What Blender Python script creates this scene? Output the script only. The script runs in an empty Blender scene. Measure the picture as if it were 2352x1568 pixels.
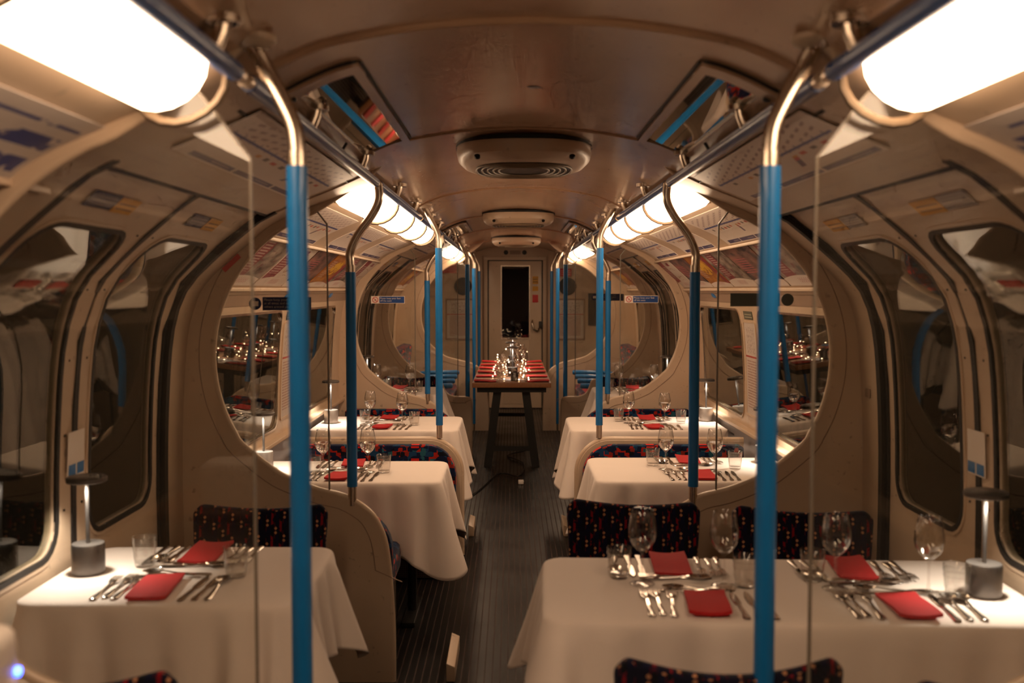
import bpy, bmesh, math, random
from mathutils import Vector, Matrix
random.seed(7)
PI = math.pi
D = bpy.data
SC = bpy.context.scene
COL = SC.collection

# ------------------------------------------------------------------ camera, world, exposure
cam_d = D.cameras.new('camera'); cam = D.objects.new('camera', cam_d); COL.objects.link(cam)
cam_d.sensor_width = 36.0; cam_d.lens = 35.0
cam.location = (-.042, 0, 1.55); cam.rotation_euler = (math.radians(90 - 2.95), 0, 0)
cam_d.clip_start = .02
cam_d.dof.use_dof = True; cam_d.dof.focus_distance = 5.6; cam_d.dof.aperture_fstop = 2.6
SC.camera = cam
w = D.worlds.new('world'); SC.world = w; w.use_nodes = True
w.node_tree.nodes['Background'].inputs[0].default_value = (.30, .22, .12, 1)
w.node_tree.nodes['Background'].inputs[1].default_value = .010
vs = SC.view_settings
vs.view_transform = 'Standard'; vs.look = 'None'; vs.gamma = 1; vs.use_curve_mapping = False
vs.exposure = 0.0
cy = SC.cycles
cy.max_bounces = 7; cy.diffuse_bounces = 4; cy.glossy_bounces = 3; cy.transmission_bounces = 6
cy.transparent_max_bounces = 28; cy.caustics_reflective = False; cy.caustics_refractive = False
cy.sample_clamp_indirect = 4; cy.sample_clamp_direct = 0; cy.use_denoising = True
cy.blur_glossy = .6
cy.use_adaptive_sampling = True; cy.adaptive_threshold = .06; cy.adaptive_min_samples = 10
LAMP_STRENGTH = 12.5
LAMP_COL = (1.0, .69, .44)
TL_POWER = 10

# ------------------------------------------------------------------ node expression helper
class E:
    """socket wrapper with arithmetic"""
    def __init__(s, nt, v): s.nt = nt; s.v = v
    def _m(s, op, *a, clamp=False):
        n = s.nt.nodes.new('ShaderNodeMath'); n.operation = op; n.use_clamp = clamp
        for i, x in enumerate((s,) + a):
            x = x.v if isinstance(x, E) else x
            if isinstance(x, (int, float)): n.inputs[i].default_value = x
            else: s.nt.links.new(x, n.inputs[i])
        return E(s.nt, n.outputs[0])
    def __add__(s, o): return s._m('ADD', o)
    def __sub__(s, o): return s._m('SUBTRACT', o)
    def __mul__(s, o): return s._m('MULTIPLY', o)
    def __truediv__(s, o): return s._m('DIVIDE', o)
    def gt(s, o): return s._m('GREATER_THAN', o)
    def lt(s, o): return s._m('LESS_THAN', o)
    def fr(s): return s._m('FRACT')
    def fl(s): return s._m('FLOOR')
    def ab(s): return s._m('ABSOLUTE')
    def mod(s, o): return s._m('FLOORED_MODULO', o)
    def mx(s, o): return s._m('MAXIMUM', o)
    def mn(s, o): return s._m('MINIMUM', o)
def band(e, a, b): return e.gt(a) * e.lt(b)
def mix(nt, fac, a, b):
    n = nt.nodes.new('ShaderNodeMix'); n.data_type = 'RGBA'
    nt.links.new(fac.v if isinstance(fac, E) else fac, n.inputs[0])
    for i, x in ((6, a), (7, b)):
        if isinstance(x, tuple): n.inputs[i].default_value = (*x[:3], 1)
        else: nt.links.new(x, n.inputs[i])
    return n.outputs[2]
def noise(nt, scale, detail=3, vec=None, out='Fac'):
    n = nt.nodes.new('ShaderNodeTexNoise'); n.inputs['Scale'].default_value = scale; n.inputs['Detail'].default_value = detail
    if vec is not None: nt.links.new(vec, n.inputs['Vector'])
    return n.outputs[out]
def new_mat(name):
    m = D.materials.new(name); m.use_nodes = True
    return m, m.node_tree, m.node_tree.nodes['Principled BSDF']
def objco(nt):
    return nt.nodes.new('ShaderNodeTexCoord').outputs['Object']
def uvco(nt):
    t = nt.nodes.new('ShaderNodeTexCoord'); s = nt.nodes.new('ShaderNodeSeparateXYZ')
    nt.links.new(t.outputs['UV'], s.inputs[0]); return t.outputs['UV'], E(nt, s.outputs[0]), E(nt, s.outputs[1])
def scalevec(nt, vec, sc):
    n = nt.nodes.new('ShaderNodeVectorMath'); n.operation = 'MULTIPLY'; nt.links.new(vec, n.inputs[0]); n.inputs[1].default_value = sc
    return n.outputs[0]
def mat(name, col, rough=.5, metal=0, var=0, vscale=6, bump=0, bscale=200, coat=0, spec=.5, sheen=0, stretch=None):
    m, nt, b = new_mat(name)
    b.inputs['Base Color'].default_value = (*col, 1); b.inputs['Roughness'].default_value = rough
    b.inputs['Metallic'].default_value = metal; b.inputs['Specular IOR Level'].default_value = spec
    b.inputs['Coat Weight'].default_value = coat; b.inputs['Sheen Weight'].default_value = sheen
    v = objco(nt)
    if stretch: v = scalevec(nt, v, stretch)
    if var:
        f = noise(nt, vscale, 4, v)
        c = mix(nt, f, tuple(x * (1 - var) for x in col), tuple(min(1, x * (1 + var)) for x in col))
        nt.links.new(c, b.inputs['Base Color'])
    if bump:
        bn = nt.nodes.new('ShaderNodeBump'); bn.inputs['Strength'].default_value = bump; bn.inputs['Distance'].default_value = .002
        nt.links.new(noise(nt, bscale, 2, v), bn.inputs['Height']); nt.links.new(bn.outputs[0], b.inputs['Normal'])
    return m
def emit(name, col, st):
    m, nt, b = new_mat(name)
    b.inputs['Base Color'].default_value = (.8, .8, .8, 1)
    b.inputs['Emission Color'].default_value = (*col, 1); b.inputs['Emission Strength'].default_value = st
    return m
def thin_glass(name, tint=(1, 1, 1), ior=1.5, gain=1.0, rough=0.0, dirt=0.0):
    m, nt, b = new_mat(name); nt.nodes.remove(b)
    out = nt.nodes['Material Output']
    tr = nt.nodes.new('ShaderNodeBsdfTransparent'); tr.inputs[0].default_value = (*tint, 1)
    gl = nt.nodes.new('ShaderNodeBsdfGlossy'); gl.inputs['Roughness'].default_value = rough
    fr = nt.nodes.new('ShaderNodeFresnel'); fr.inputs[0].default_value = ior
    geo = nt.nodes.new('ShaderNodeNewGeometry')
    bf = E(nt, geo.outputs['Backfacing'])
    nt.links.new((bf * (1 / ior - ior) + ior).v, fr.inputs[0])
    f = E(nt, fr.outputs[0]) * gain
    mx = nt.nodes.new('ShaderNodeMixShader'); nt.links.new(f.v, mx.inputs[0])
    nt.links.new(tr.outputs[0], mx.inputs[1]); nt.links.new(gl.outputs[0], mx.inputs[2])
    last = mx.outputs[0]
    if dirt:
        df = nt.nodes.new('ShaderNodeBsdfDiffuse'); df.inputs[0].default_value = (.6, .52, .42, 1)
        m2 = nt.nodes.new('ShaderNodeMixShader')
        nz = E(nt, noise(nt, 9, 5, objco(nt)))
        nt.links.new((nz * dirt).v, m2.inputs[0]); nt.links.new(last, m2.inputs[1]); nt.links.new(df.outputs[0], m2.inputs[2]); last = m2.outputs[0]
    nt.links.new(last, out.inputs[0])
    return m

CREAM = (.59, .445, .32)
M = {}
def wall_mat(name, col, rough=.42, coat=.15):
    """painted panel with grime streaks of its own and fine scratches"""
    m, nt, b = new_mat(name)
    oc = objco(nt)
    g = E(nt, noise(nt, 2.2, 6, oc)); g2 = E(nt, noise(nt, 30, 4, oc))
    f = ((g - .40) * 2.2)._m('MAXIMUM', 0, clamp=True)
    c1 = mix(nt, f, col, tuple(x * y for x, y in zip(col, (.84, .78, .70))))
    sp = (g2 - .66)._m('MULTIPLY', 9, clamp=True)
    c2 = mix(nt, sp, c1, tuple(x * .6 for x in col))
    nt.links.new(c2, b.inputs['Base Color'])
    b.inputs['Roughness'].default_value = rough; b.inputs['Coat Weight'].default_value = coat; b.inputs['Coat Roughness'].default_value = .2
    return m
M['cream'] = wall_mat('cream_paint', CREAM)
M['cream2'] = wall_mat('cream_panel', (.57, .43, .31), .36)
M['ceil'] = wall_mat('ceiling_paint', (.48, .30, .19), .25, .35)
M['brownvent'] = mat('vent_brown', (.30, .20, .14), .5)
M['black'] = mat('black_rubber', (.012, .010, .009), .55)
M['dark'] = mat('dark_metal', (.02, .018, .016), .45, .3)
M['chrome'] = mat('brushed_steel', (.62, .52, .42), .26, 1.0, .12, 40, stretch=(1, 1, .1))
M['silver'] = mat('cutlery_steel', (.72, .66, .6), .16, 1.0)
M['blue'] = mat('blue_sleeve', (.008, .155, .42), .32, 0, .10, 20, coat=.2)
M['rail_shaded'] = mat('blue_rail_sleeve_shaded', (.008, .07, .24), .3, 0, .10, 20, coat=.2)  # blue rails darkened in colour for the shade of side lighting
M['cloth'] = mat('white_linen', (.80, .69, .61), .85, 0, .03, 5, .12, 900, sheen=.2)
M['red'] = mat('red_napkin', (.47, .008, .010), .8, 0, .12, 60, .3, 700)
M['glass'] = thin_glass('screen_glass', (.985, .985, .97), 1.5, 1.0, 0, .015)
M['edge'] = mat('glass_edge', (.22, .18, .14), .3)
M['pane'] = thin_glass('window_glass', (.80, .80, .76), 1.55, 1.25, .0, 0)
M['wine'] = thin_glass('clear_glass', (.975, .97, .96), 1.5, 1.9, .0)
M['tumbler'] = thin_glass('tumbler_glass', (.965, .96, .95), 1.5, 1.7, .01, .04)
M['mirror'] = mat('mirror_plate', (.62, .58, .52), .03, 1.0)
M['tlamp'] = mat('lamp_metal', (.17, .155, .145), .38, .75)
M['tlamp_pale'] = mat('lamp_metal_pale', (.50, .46, .43), .35, .7)
M['tlamp_glow'] = emit('lamp_glow', (1, .85, .65), 14)
M['lamp'] = emit('tube_light', LAMP_COL, LAMP_STRENGTH)
M['tlamp_glow'].cycles.emission_sampling = 'NONE'
M['lampjoint'] = mat('lamp_joint', (.22, .15, .09), .5)
M['white'] = mat('white_plastic', (.7, .62, .55), .4)
M['paper'] = mat('paper', (.78, .68, .58), .7)
M['wood'] = mat('wood_top', (.30, .12, .045), .4, 0, .35, 5, coat=.2, stretch=(14, 1, 14))
M['dustblue'] = mat('pale_blue_panel', (.38, .36, .38), .5)
M['signblue'] = mat('sign_blue', (.005, .05, .22), .45)
M['signnavy'] = mat('sign_navy', (.006, .012, .06), .45)
M['signred'] = mat('sign_red', (.55, .01, .012), .45)
M['yellow'] = mat('sign_yellow', (.65, .30, .01), .5)
M['signgreen'] = mat('sign_grey_green', (.10, .11, .09), .5)
M['bulb'] = emit('string_bulb', (1, .66, .36), 14)
M['ledblue'] = emit('blue_led', (.03, .12, 1), 12)
M['bulb'].cycles.emission_sampling = 'NONE'; M['ledblue'].cycles.emission_sampling = 'NONE'
M['night'] = mat('night_backdrop', (.02, .025, .09), .9)
M['handmark'] = mat('pale_mark', (.45, .38, .33), .6)

def moquette_dots():
    m, nt, b = new_mat('moquette_dots')
    uv, U, V = uvco(nt)
    u = U * (1 / .030); c = u.fl(); fx = u.fr()
    v = V * (1 / .078) + c * .32
    fy = v.fr()
    st = band(fx, .03, .30) * (c.mod(3).gt(.5))
    wav = E(nt, noise(nt, 60, 2, uv))
    base = mix(nt, (st * wav.gt(.42)), (.005, .005, .016), (.19, .005, .010))
    thin = band(fx, .44, .50) * band(fy, .1, .8)
    base = mix(nt, thin, base, (.09, .004, .010))
    ell = (((fx - .22) * 4.2)._m('POWER', 2) + ((fy - .45) * 3.6)._m('POWER', 2)).lt(1)
    base = mix(nt, ell * wav.gt(.35), base, (.004, .004, .008))
    ell2 = (((fx - .75) * 4.6)._m('POWER', 2) + ((fy - .12) * 5)._m('POWER', 2)).lt(1)
    base = mix(nt, ell2, base, (.004, .005, .022))
    dd = None
    for oy in (.36, .55):
        d = (((fx - .60).ab()) * 5.5 + ((fy - oy).ab()) * 13).lt(1)
        dd = d if dd is None else dd.mx(d)
    base = mix(nt, dd, base, (.42, .20, .10))
    nt.links.new(base, b.inputs['Base Color']); b.inputs['Roughness'].default_value = .95
    b.inputs['Sheen Weight'].default_value = .15; b.inputs['Specular IOR Level'].default_value = .1
    bn = nt.nodes.new('ShaderNodeBump'); bn.inputs['Strength'].default_value = .5; bn.inputs['Distance'].default_value = .003
    nt.links.new(noise(nt, 500, 2, uv), bn.inputs['Height']); nt.links.new(bn.outputs[0], b.inputs['Normal'])
    return m
def moquette_blocks(name='moquette_blocks', sx=1, sy=1):
    m, nt, b = new_mat(name)
    uv, U, V = uvco(nt)
    vv = scalevec(nt, uv, (sx, sy, 1))
    vo = nt.nodes.new('ShaderNodeTexVoronoi'); vo.distance = 'CHEBYCHEV'; vo.inputs['Scale'].default_value = 42; vo.inputs['Randomness'].default_value = .62
    nt.links.new(vv, vo.inputs['Vector'])
    sp = nt.nodes.new('ShaderNodeSeparateColor'); nt.links.new(vo.outputs['Color'], sp.inputs[0])
    cr = nt.nodes.new('ShaderNodeValToRGB'); cr.color_ramp.interpolation = 'CONSTANT'
    el = cr.color_ramp.elements
    stops = [(0, (.006, .011, .038)), (.33, (.34, .017, .008)), (.47, (.010, .045, .11)), (.68, (.006, .006, .012)), (.78, (.02, .10, .13)), (.90, (.22, .02, .012))]
    el[0].position = 0; el[0].color = (*stops[0][1], 1); el[1].position = stops[1][0]; el[1].color = (*stops[1][1], 1)
    for p, c in stops[2:]:
        e = el.new(p); e.color = (*c, 1)
    nt.links.new(sp.outputs[0], cr.inputs[0])
    base = cr.outputs[0]
    # woven roundels: red squares inside dark rings, every third cell
    fx = ((U * sx) / .15).fr() - .5; fy = ((V * sy) / .105).fr() - .5
    r = ((fx * 1.45)._m('POWER', 2) + fy._m('POWER', 2))._m('SQRT')
    base = mix(nt, r.lt(.36), base, (.006, .010, .035))
    alt = ((U * sx) / .15).fl().mod(2).gt(.5)
    base = mix(nt, fx.ab().lt(.15) * fy.ab().lt(.22) * alt, base, (.52, .018, .010))
    nt.links.new(base, b.inputs['Base Color']); b.inputs['Roughness'].default_value = .95; b.inputs['Specular IOR Level'].default_value = .1
    b.inputs['Sheen Weight'].default_value = .12
    return m
M['moqA'] = moquette_dots()
M['moqB'] = moquette_blocks()
M['moqC'] = moquette_blocks('moquette_worn', .45, 1.8)

def line_diagram(name, seed=0):
    m, nt, b = new_mat(name)
    uv, U, V = uvco(nt)   # U along the car 0..1, V 0 bottom .. 1 top
    base = (.72, .62, .55)
    nz = E(nt, noise(nt, 3 + seed, 3, uv))
    c = mix(nt, nz, base, (.78, .68, .60))
    col_ = (U * 19).fl()
    rows = ((V * 9 + col_ * .37 + (U * 19).fr() * .5).fr().lt(.36))
    names = band(V, .66, .93) * ((U * 19).fr().lt(.55)) * rows * ((V * 46).fr().gt(.3)) * band(U, .05, .95)
    c = mix(nt, names, c, (.16, .05, .07))
    c = mix(nt, band(V, .575, .615) * band(U, .03, .96), c, (.02, .05, .26))
    c = mix(nt, band(V, .56, .65) * ((U * 17).fr().lt(.10)) * band(U, .05, .95), c, (.02, .03, .16))
    for i, (u0, w_, v0, h, col) in enumerate([(.10, .035, .46, .055, 'r'), (.17, .03, .46, .055, 'k'), (.24, .035, .45, .06, 'r'), (.42, .035, .46, .055, 'r'),
            (.48, .035, .44, .07, 'k'), (.55, .04, .44, .06, 'r'), (.62, .03, .44, .07, 'k'), (.68, .03, .44, .06, 'o'), (.83, .03, .46, .06, 'k')]):
        cc = {'r': (.55, .06, .03), 'k': (.09, .07, .06), 'o': (.60, .26, .03)}[col]
        c = mix(nt, band(U, u0, u0 + w_) * band(V, v0, v0 + h), c, cc)
    dg = U + V * .22
    stp = band(dg, .405, .437) * band(V, .26, .50)
    c = mix(nt, stp * V.lt(.40), c, (.10, .06, .12)); c = mix(nt, stp * V.gt(.40), c, (.5, .05, .06)); c = mix(nt, stp * V.gt(.46), c, (.62, .28, .02))
    c = mix(nt, band(V, .03, .12) * band(U, .02, .93) * (U * 3.1).fr().gt(.05), c, (.03, .03, .13))
    c = mix(nt, band(V, .06, .09) * (U * 60).fr().gt(.5) * band((U * 3.1).fr(), .15, .5), c, (.4, .36, .36))
    nt.links.new(c, b.inputs['Base Color']); b.inputs['Roughness'].default_value = .35
    return m
M['diagram'] = line_diagram('line_diagram')

def advert(name, kind, seed):
    m, nt, b = new_mat(name)
    uv, U, V = uvco(nt)
    white = (.74, .64, .56)
    vv = nt.nodes.new('ShaderNodeVectorMath'); vv.operation = 'ADD'; nt.links.new(uv, vv.inputs[0]); vv.inputs[1].default_value = (seed * 3.1, seed * 1.7, seed)
    nz = E(nt, noise(nt, 4, 5, vv.outputs[0])); n2 = E(nt, noise(nt, 9, 4, vv.outputs[0]))
    arc = V - (U - .5)._m('POWER', 2) * .25 if False else V + (U - .5)._m('POWER', 2) * .3
    bars = ((V * 17).fr().gt(.52)) * ((U * 23 + V * 7).fr().gt(.18))
    c = None
    if kind == 'photo':
        ph = mix(nt, (nz - .35)._m('MULTIPLY', 3, clamp=True), (.05, .035, .03), (.42, .33, .27))
        ph = mix(nt, n2.gt(.62), ph, (.16, .03, .05))
        c = mix(nt, arc.gt(.26), white, ph)
        band_ = band(U, .55, .86) * arc.gt(.26)
        c = mix(nt, band_, c, (.22, .02, .035)); c = mix(nt, band_ * bars * band(U, .60, .82) * V.gt(.34), c, (.5, .38, .33))
    elif kind == 'orange':
        ph = mix(nt, (nz - .4)._m('MULTIPLY', 4, clamp=True), (.26, .07, .01), (.50, .20, .02))
        bl = (((U - .45) * 2.6)._m('POWER', 2) + ((V - .62) * 3.2)._m('POWER', 2)).lt(.45)
        ph = mix(nt, bl * n2.gt(.45), ph, (.65, .36, .02))
        c = mix(nt, arc.gt(.18), white, ph)
        c = mix(nt, band(U, .68, .9) * bars * band(V, .3, .85), c, (.5, .33, .25))
        c = mix(nt, band(U, 0, .14) * arc.gt(.18), c, (.24, .02, .04))
    elif kind == 'script':
        c = mix(nt, nz, white, (.52, .42, .34))
        sw = ((V * 5 + nz * 2.2).fr() - .5).ab().lt(.06) * band(U, .2, .5) * V.gt(.3)
        c = mix(nt, sw, c, (.30, .14, .05))
        c = mix(nt, band(U, .62, .96) * arc.gt(.26), c, (.24, .02, .04))
        c = mix(nt, band(U, .66, .92) * bars * band(V, .34, .84), c, (.5, .38, .33))
        c = mix(nt, band(U, .25, .42) * band(V, .84, .95), c, (.25, .02, .05))
    elif kind == 'dark':
        ph = mix(nt, (nz - .38)._m('MULTIPLY', 3.5, clamp=True), (.03, .022, .03), (.30, .13, .10))
        c = mix(nt, arc.gt(.24), white, ph)
        c = mix(nt, band(U, .5, .92) * bars * band(V, .36, .8), c, (.45, .10, .12))
    elif kind == 'blue':
        c = mix(nt, nz, white, (.50, .43, .40))
        c = mix(nt, band(U, .08, .92) * band(V, .55, .92) * ((V * 6).fr().gt(.4)) * (n2.gt(.42)), c, (.03, .05, .22))
        ph = mix(nt, nz, (.05, .03, .03), (.36, .22, .17))
        c = mix(nt, band(V, .06, .48), c, ph)
    c = mix(nt, band(V, .07, .19) * ((U * 19).fr().gt(.5)) * band(U, .3, .62) * (V * 25).fr().gt(.4), c, (.45, .12, .12))
    nt.links.new(c, b.inputs['Base Color']); b.inputs['Roughness'].default_value = .4
    return m
ADS = [advert('advert_' + k, k, i) for i, k in enumerate(('photo', 'script', 'dark', 'orange', 'blue'))]

def floor_mat():
    m, nt, b = new_mat('ribbed_floor')
    t = objco(nt); s = nt.nodes.new('ShaderNodeSeparateXYZ'); nt.links.new(t, s.inputs[0])
    X = E(nt, s.outputs[0]); Y = E(nt, s.outputs[1])
    f = (X * 32).fr()
    groove = f.lt(.22)
    zone = (band(Y, 3.05, 3.90) + band(Y, 6.1, 8.2) + band(Y, 8.9, 13)).mn(1)
    n1 = E(nt, noise(nt, 220, 2, t)); n2 = E(nt, noise(nt, 3, 4, t))
    c = mix(nt, (n1 - .60)._m('MULTIPLY', 8, clamp=True), (.007, .006, .006), (.05, .033, .022))
    c = mix(nt, groove, c, (.022, .009, .005))
    nt.links.new(c, b.inputs['Base Color'])
    ro = (n2 * .3 + .20) + groove * .3
    nt.links.new(ro.v, b.inputs['Roughness'])
    bn = nt.nodes.new('ShaderNodeBump'); bn.inputs['Strength'].default_value = .6; bn.inputs['Distance'].default_value = .004
    h = (f.gt(.22)) + n1 * .12
    nt.links.new(h.v, bn.inputs['Height']); nt.links.new(bn.outputs[0], b.inputs['Normal'])
    b.inputs['Specular IOR Level'].default_value = .38
    return m
M['floor'] = floor_mat()
def mesh_grille_mat():
    m, nt, b = new_mat('perforated_riser')
    uv, U, V = uvco(nt)
    d = (((U * 90).fr() - .5)._m('POWER', 2) + ((V * 90).fr() - .5)._m('POWER', 2)).lt(.09)
    c = mix(nt, d, (.10, .065, .04), (.004, .003, .003))
    nt.links.new(c, b.inputs['Base Color']); b.inputs['Roughness'].default_value = .5; b.inputs['Metallic'].default_value = .3
    return m
M['grille'] = mesh_grille_mat()
def poster_mat():
    m, nt, b = new_mat('safety_poster')
    uv, U, V = uvco(nt)
    nz = E(nt, noise(nt, 30, 2, uv))
    c = mix(nt, band(U, .1, .9) * band(V, .06, .60) * (V * 34).fr().gt(.5) * nz.gt(.40), (.56, .48, .42), (.35, .20, .16))
    c = mix(nt, band(U, .15, .85) * band(V, .66, .95) * nz.gt(.56), c, (.28, .2, .18))
    c = mix(nt, band(V, .62, .64), c, (.4, .05, .04))
    nt.links.new(c, b.inputs['Base Color']); b.inputs['Roughness'].default_value = .35
    return m
M['poster'] = poster_mat()
def textbars(name, bg, fg, n=4):
    m, nt, b = new_mat(name)
    uv, U, V = uvco(nt)
    nz = E(nt, noise(nt, 40, 1, uv))
    c = mix(nt, band(U, .06, .9) * band(V, .14, .86) * (V * n).fr().gt(.66) * nz.gt(.45), bg, fg)
    nt.links.new(c, b.inputs['Base Color']); b.inputs['Roughness'].default_value = .45
    return m
M['stk_yellow'] = textbars('sticker_yellow', (.62, .29, .012), (.08, .04, .01), 3)
M['stk_navy'] = textbars('sticker_navy', (.02, .025, .09), (.22, .2, .24), 4)
M['stk_pale'] = textbars('sticker_pale', (.30, .26, .25), (.10, .09, .14), 5)
M['stk_red'] = textbars('sticker_red', (.55, .012, .012), (.7, .5, .45), 4)
M['stk_green'] = textbars('sticker_olive', (.10, .10, .07), (.45, .42, .3), 3)

# ------------------------------------------------------------------ mesh helpers
def uvbox(me, sc=1.0):
    uvl = me.uv_layers.new(name='UVMap')
    for p in me.polygons:
        n = p.normal; ax = max(range(3), key=lambda i: abs(n[i]))
        for li in p.loop_indices:
            c = me.vertices[me.loops[li].vertex_index].co
            u, v = ((c.y, c.z), (c.x, c.z), (c.x, c.y))[ax]
            uvl.data[li].uv = (u * sc, v * sc)
def ob(name, verts, faces, m, parent=None, smooth=False, uv=None, auto=None):
    me = D.meshes.new(name); me.from_pydata([tuple(v) for v in verts], [], faces); me.update()
    bm = bmesh.new(); bm.from_mesh(me); bmesh.ops.recalc_face_normals(bm, faces=bm.faces); bm.to_mesh(me); bm.free()
    return fin(name, me, m, parent, smooth, uv, auto)
def fin(name, me, m, parent=None, smooth=False, uv=None, auto=None):
    me.materials.append(m)
    if smooth or auto:
        for p in me.polygons: p.use_smooth = True
    if auto: me.set_sharp_from_angle(angle=math.radians(auto))
    if uv == 'box': uvbox(me)
    o = D.objects.new(name, me); COL.objects.link(o)
    if parent: o.parent = parent
    return o
def thing(name, label, cat, loc=(0, 0, 0), rz=0, group=None):
    o = D.objects.new(name, None); COL.objects.link(o); o.location = loc; o.rotation_euler = (0, 0, rz)
    o.empty_display_size = .05
    return tag(o, label, cat, group)
def tag(o, label, cat, group=None):
    o['label'] = label; o['category'] = cat
    if group: o['group'] = group
    return o
def struct(o, label=None):
    o['kind'] = 'structure'
    if label: o['label'] = label
    return o
class B:
    """collects verts/faces"""
    def __init__(s): s.v = []; s.f = []
    def add(s, v, f):
        k = len(s.v); s.v += [tuple(x) for x in v]; s.f += [tuple(i + k for i in q) for q in f]; return s
    def box(s, c, d, rz=0, rx=0):
        R = Matrix.Rotation(rz, 3, 'Z') @ Matrix.Rotation(rx, 3, 'X')
        vs_ = [Vector(c) + R @ Vector((sx * d[0] / 2, sy * d[1] / 2, sz * d[2] / 2)) for sx in (-1, 1) for sy in (-1, 1) for sz in (-1, 1)]
        return s.add(vs_, [(0, 1, 3, 2), (4, 6, 7, 5), (0, 4, 5, 1), (2, 3, 7, 6), (0, 2, 6, 4), (1, 5, 7, 3)])
    def lathe(s, prof, n=24, c=(0, 0, 0), close=False):
        vs_ = []; fs = []; m_ = len(prof)
        for i in range(n):
            a = 2 * PI * i / n
            for r, z in prof: vs_.append((c[0] + r * math.cos(a), c[1] + r * math.sin(a), c[2] + z))
        for i in range(n):
            for j in range(m_ - 1):
                fs.append((i * m_ + j, ((i + 1) % n) * m_ + j, ((i + 1) % n) * m_ + j + 1, i * m_ + j + 1))
        if close:
            fs.append(tuple(i * m_ for i in range(n))); fs.append(tuple(i * m_ + m_ - 1 for i in range(n)))
        return s.add(vs_, fs)
    def tube(s, pts, r, n=12, caps=True, rad=None):
        pts = [Vector(p) for p in pts]; vs_ = []; fs = []
        t0 = (pts[1] - pts[0]).normalized()
        u = t0.orthogonal().normalized()
        for i, p in enumerate(pts):
            t = ((pts[min(i + 1, len(pts) - 1)] - p).normalized() + (p - pts[max(i - 1, 0)]).normalized()).normalized()
            u = (u - t * u.dot(t)).normalized(); w_ = t.cross(u)
            rr = rad[i] if rad else r
            for k in range(n):
                a = 2 * PI * k / n; vs_.append(p + (u * math.cos(a) + w_ * math.sin(a)) * rr)
        for i in range(len(pts) - 1):
            for k in range(n): fs.append((i * n + k, i * n + (k + 1) % n, (i + 1) * n + (k + 1) % n, (i + 1) * n + k))
        if caps: fs.append(tuple(range(n))); fs.append(tuple((len(pts) - 1) * n + k for k in range(n)))
        return s.add(vs_, fs)
    def slab(s, poly, y0, y1):
        """polygon in (x,z) extruded along y"""
        n = len(poly)
        vs_ = [(p[0], y0, p[1]) for p in poly] + [(p[0], y1, p[1]) for p in poly]
        fs = [tuple(range(n)), tuple(range(n, 2 * n))] + [(i, (i + 1) % n, n + (i + 1) % n, n + i) for i in range(n)]
        return s.add(vs_, fs)
    def mk(s, name, m, parent=None, smooth=False, uv=None, auto=None, bevel=0):
        o = ob(name, s.v, s.f, m, parent, smooth, uv if not bevel else None, auto)
        if bevel:
            bm = bmesh.new(); bm.from_mesh(o.data)
            es = [e for e in bm.edges if len(e.link_faces) == 2 and e.calc_face_angle(0) > math.radians(30)]
            bmesh.ops.bevel(bm, geom=es, offset=bevel, segments=3, profile=.6, affect='EDGES')
            bm.to_mesh(o.data); bm.free()
            for p in o.data.polygons: p.use_smooth = True
            o.data.set_sharp_from_angle(angle=math.radians(50))
            if uv == 'box': uvbox(o.data)
        return o
def catmull(pts, n=8):
    pts = [Vector(p) for p in pts]; out = []
    P_ = [pts[0] * 2 - pts[1]] + pts + [pts[-1] * 2 - pts[-2]]
    for i in range(1, len(P_) - 2):
        for k in range(n):
            t = k / n; a, b_, c, d = P_[i - 1:i + 3]
            out.append(.5 * ((2 * b_) + (c - a) * t + (2 * a - 5 * b_ + 4 * c - d) * t * t + (3 * b_ - a - 3 * c + d) * t ** 3))
    out.append(pts[-1]); return out
def copy_tree(o, parent=None):
    c = o.copy(); COL.objects.link(c); c.parent = parent
    for ch in list(o.children): copy_tree(ch, c)
    return c
def text(name, s, size, m, parent, loc, rot, ext=.0006, align='LEFT'):
    cu = D.curves.new(name, 'FONT'); cu.body = s; cu.size = size; cu.extrude = ext; cu.align_x = align; cu.resolution_u = 2
    t = D.objects.new(name, cu); COL.objects.link(t)
    bpy.context.view_layer.update()
    me = D.meshes.new_from_object(t.evaluated_get(bpy.context.evaluated_depsgraph_get()))
    D.objects.remove(t)
    o = fin(name, me, m, parent); o.location = loc; o.rotation_euler = rot
    return o

# ------------------------------------------------------------------ car cross-section
PROF = [(1.33, 0.0), (1.36, .35), (1.365, .9), (1.345, 1.3), (1.313, 1.48), (1.263, 1.585), (1.177, 1.675), (1.076, 1.762), (.978, 1.838), (.82, 1.908), (.70, 1.955), (.60, 2.0), (.50, 2.05), (.40, 2.083), (.2, 2.115), (0.0, 2.125)]
_d = catmull([(x, z, 0) for x, z in PROF], 10)
_S = [0.0]
for i in range(1, len(_d)): _S.append(_S[-1] + (_d[i] - _d[i - 1]).length)
STOT = _S[-1]
def P(s):
    s = max(0, min(STOT - 1e-6, s))
    lo, hi = 0, len(_S) - 1
    while hi - lo > 1:
        m_ = (lo + hi) // 2
        if _S[m_] <= s: lo = m_
        else: hi = m_
    t = (s - _S[lo]) / (_S[hi] - _S[lo]); p = _d[lo].lerp(_d[hi], t); tg = (_d[hi] - _d[lo]).normalized()
    return p.x, p.y, tg      # x, z, tangent
def SZ(z):
    """arc length where the profile reaches height z"""
    for i in range(1, len(_d)):
        if _d[i].y >= z and _d[i].y > _d[i - 1].y: return _S[i - 1] + (_S[i] - _S[i - 1]) * (z - _d[i - 1].y) / (_d[i].y - _d[i - 1].y)
    return STOT
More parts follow.
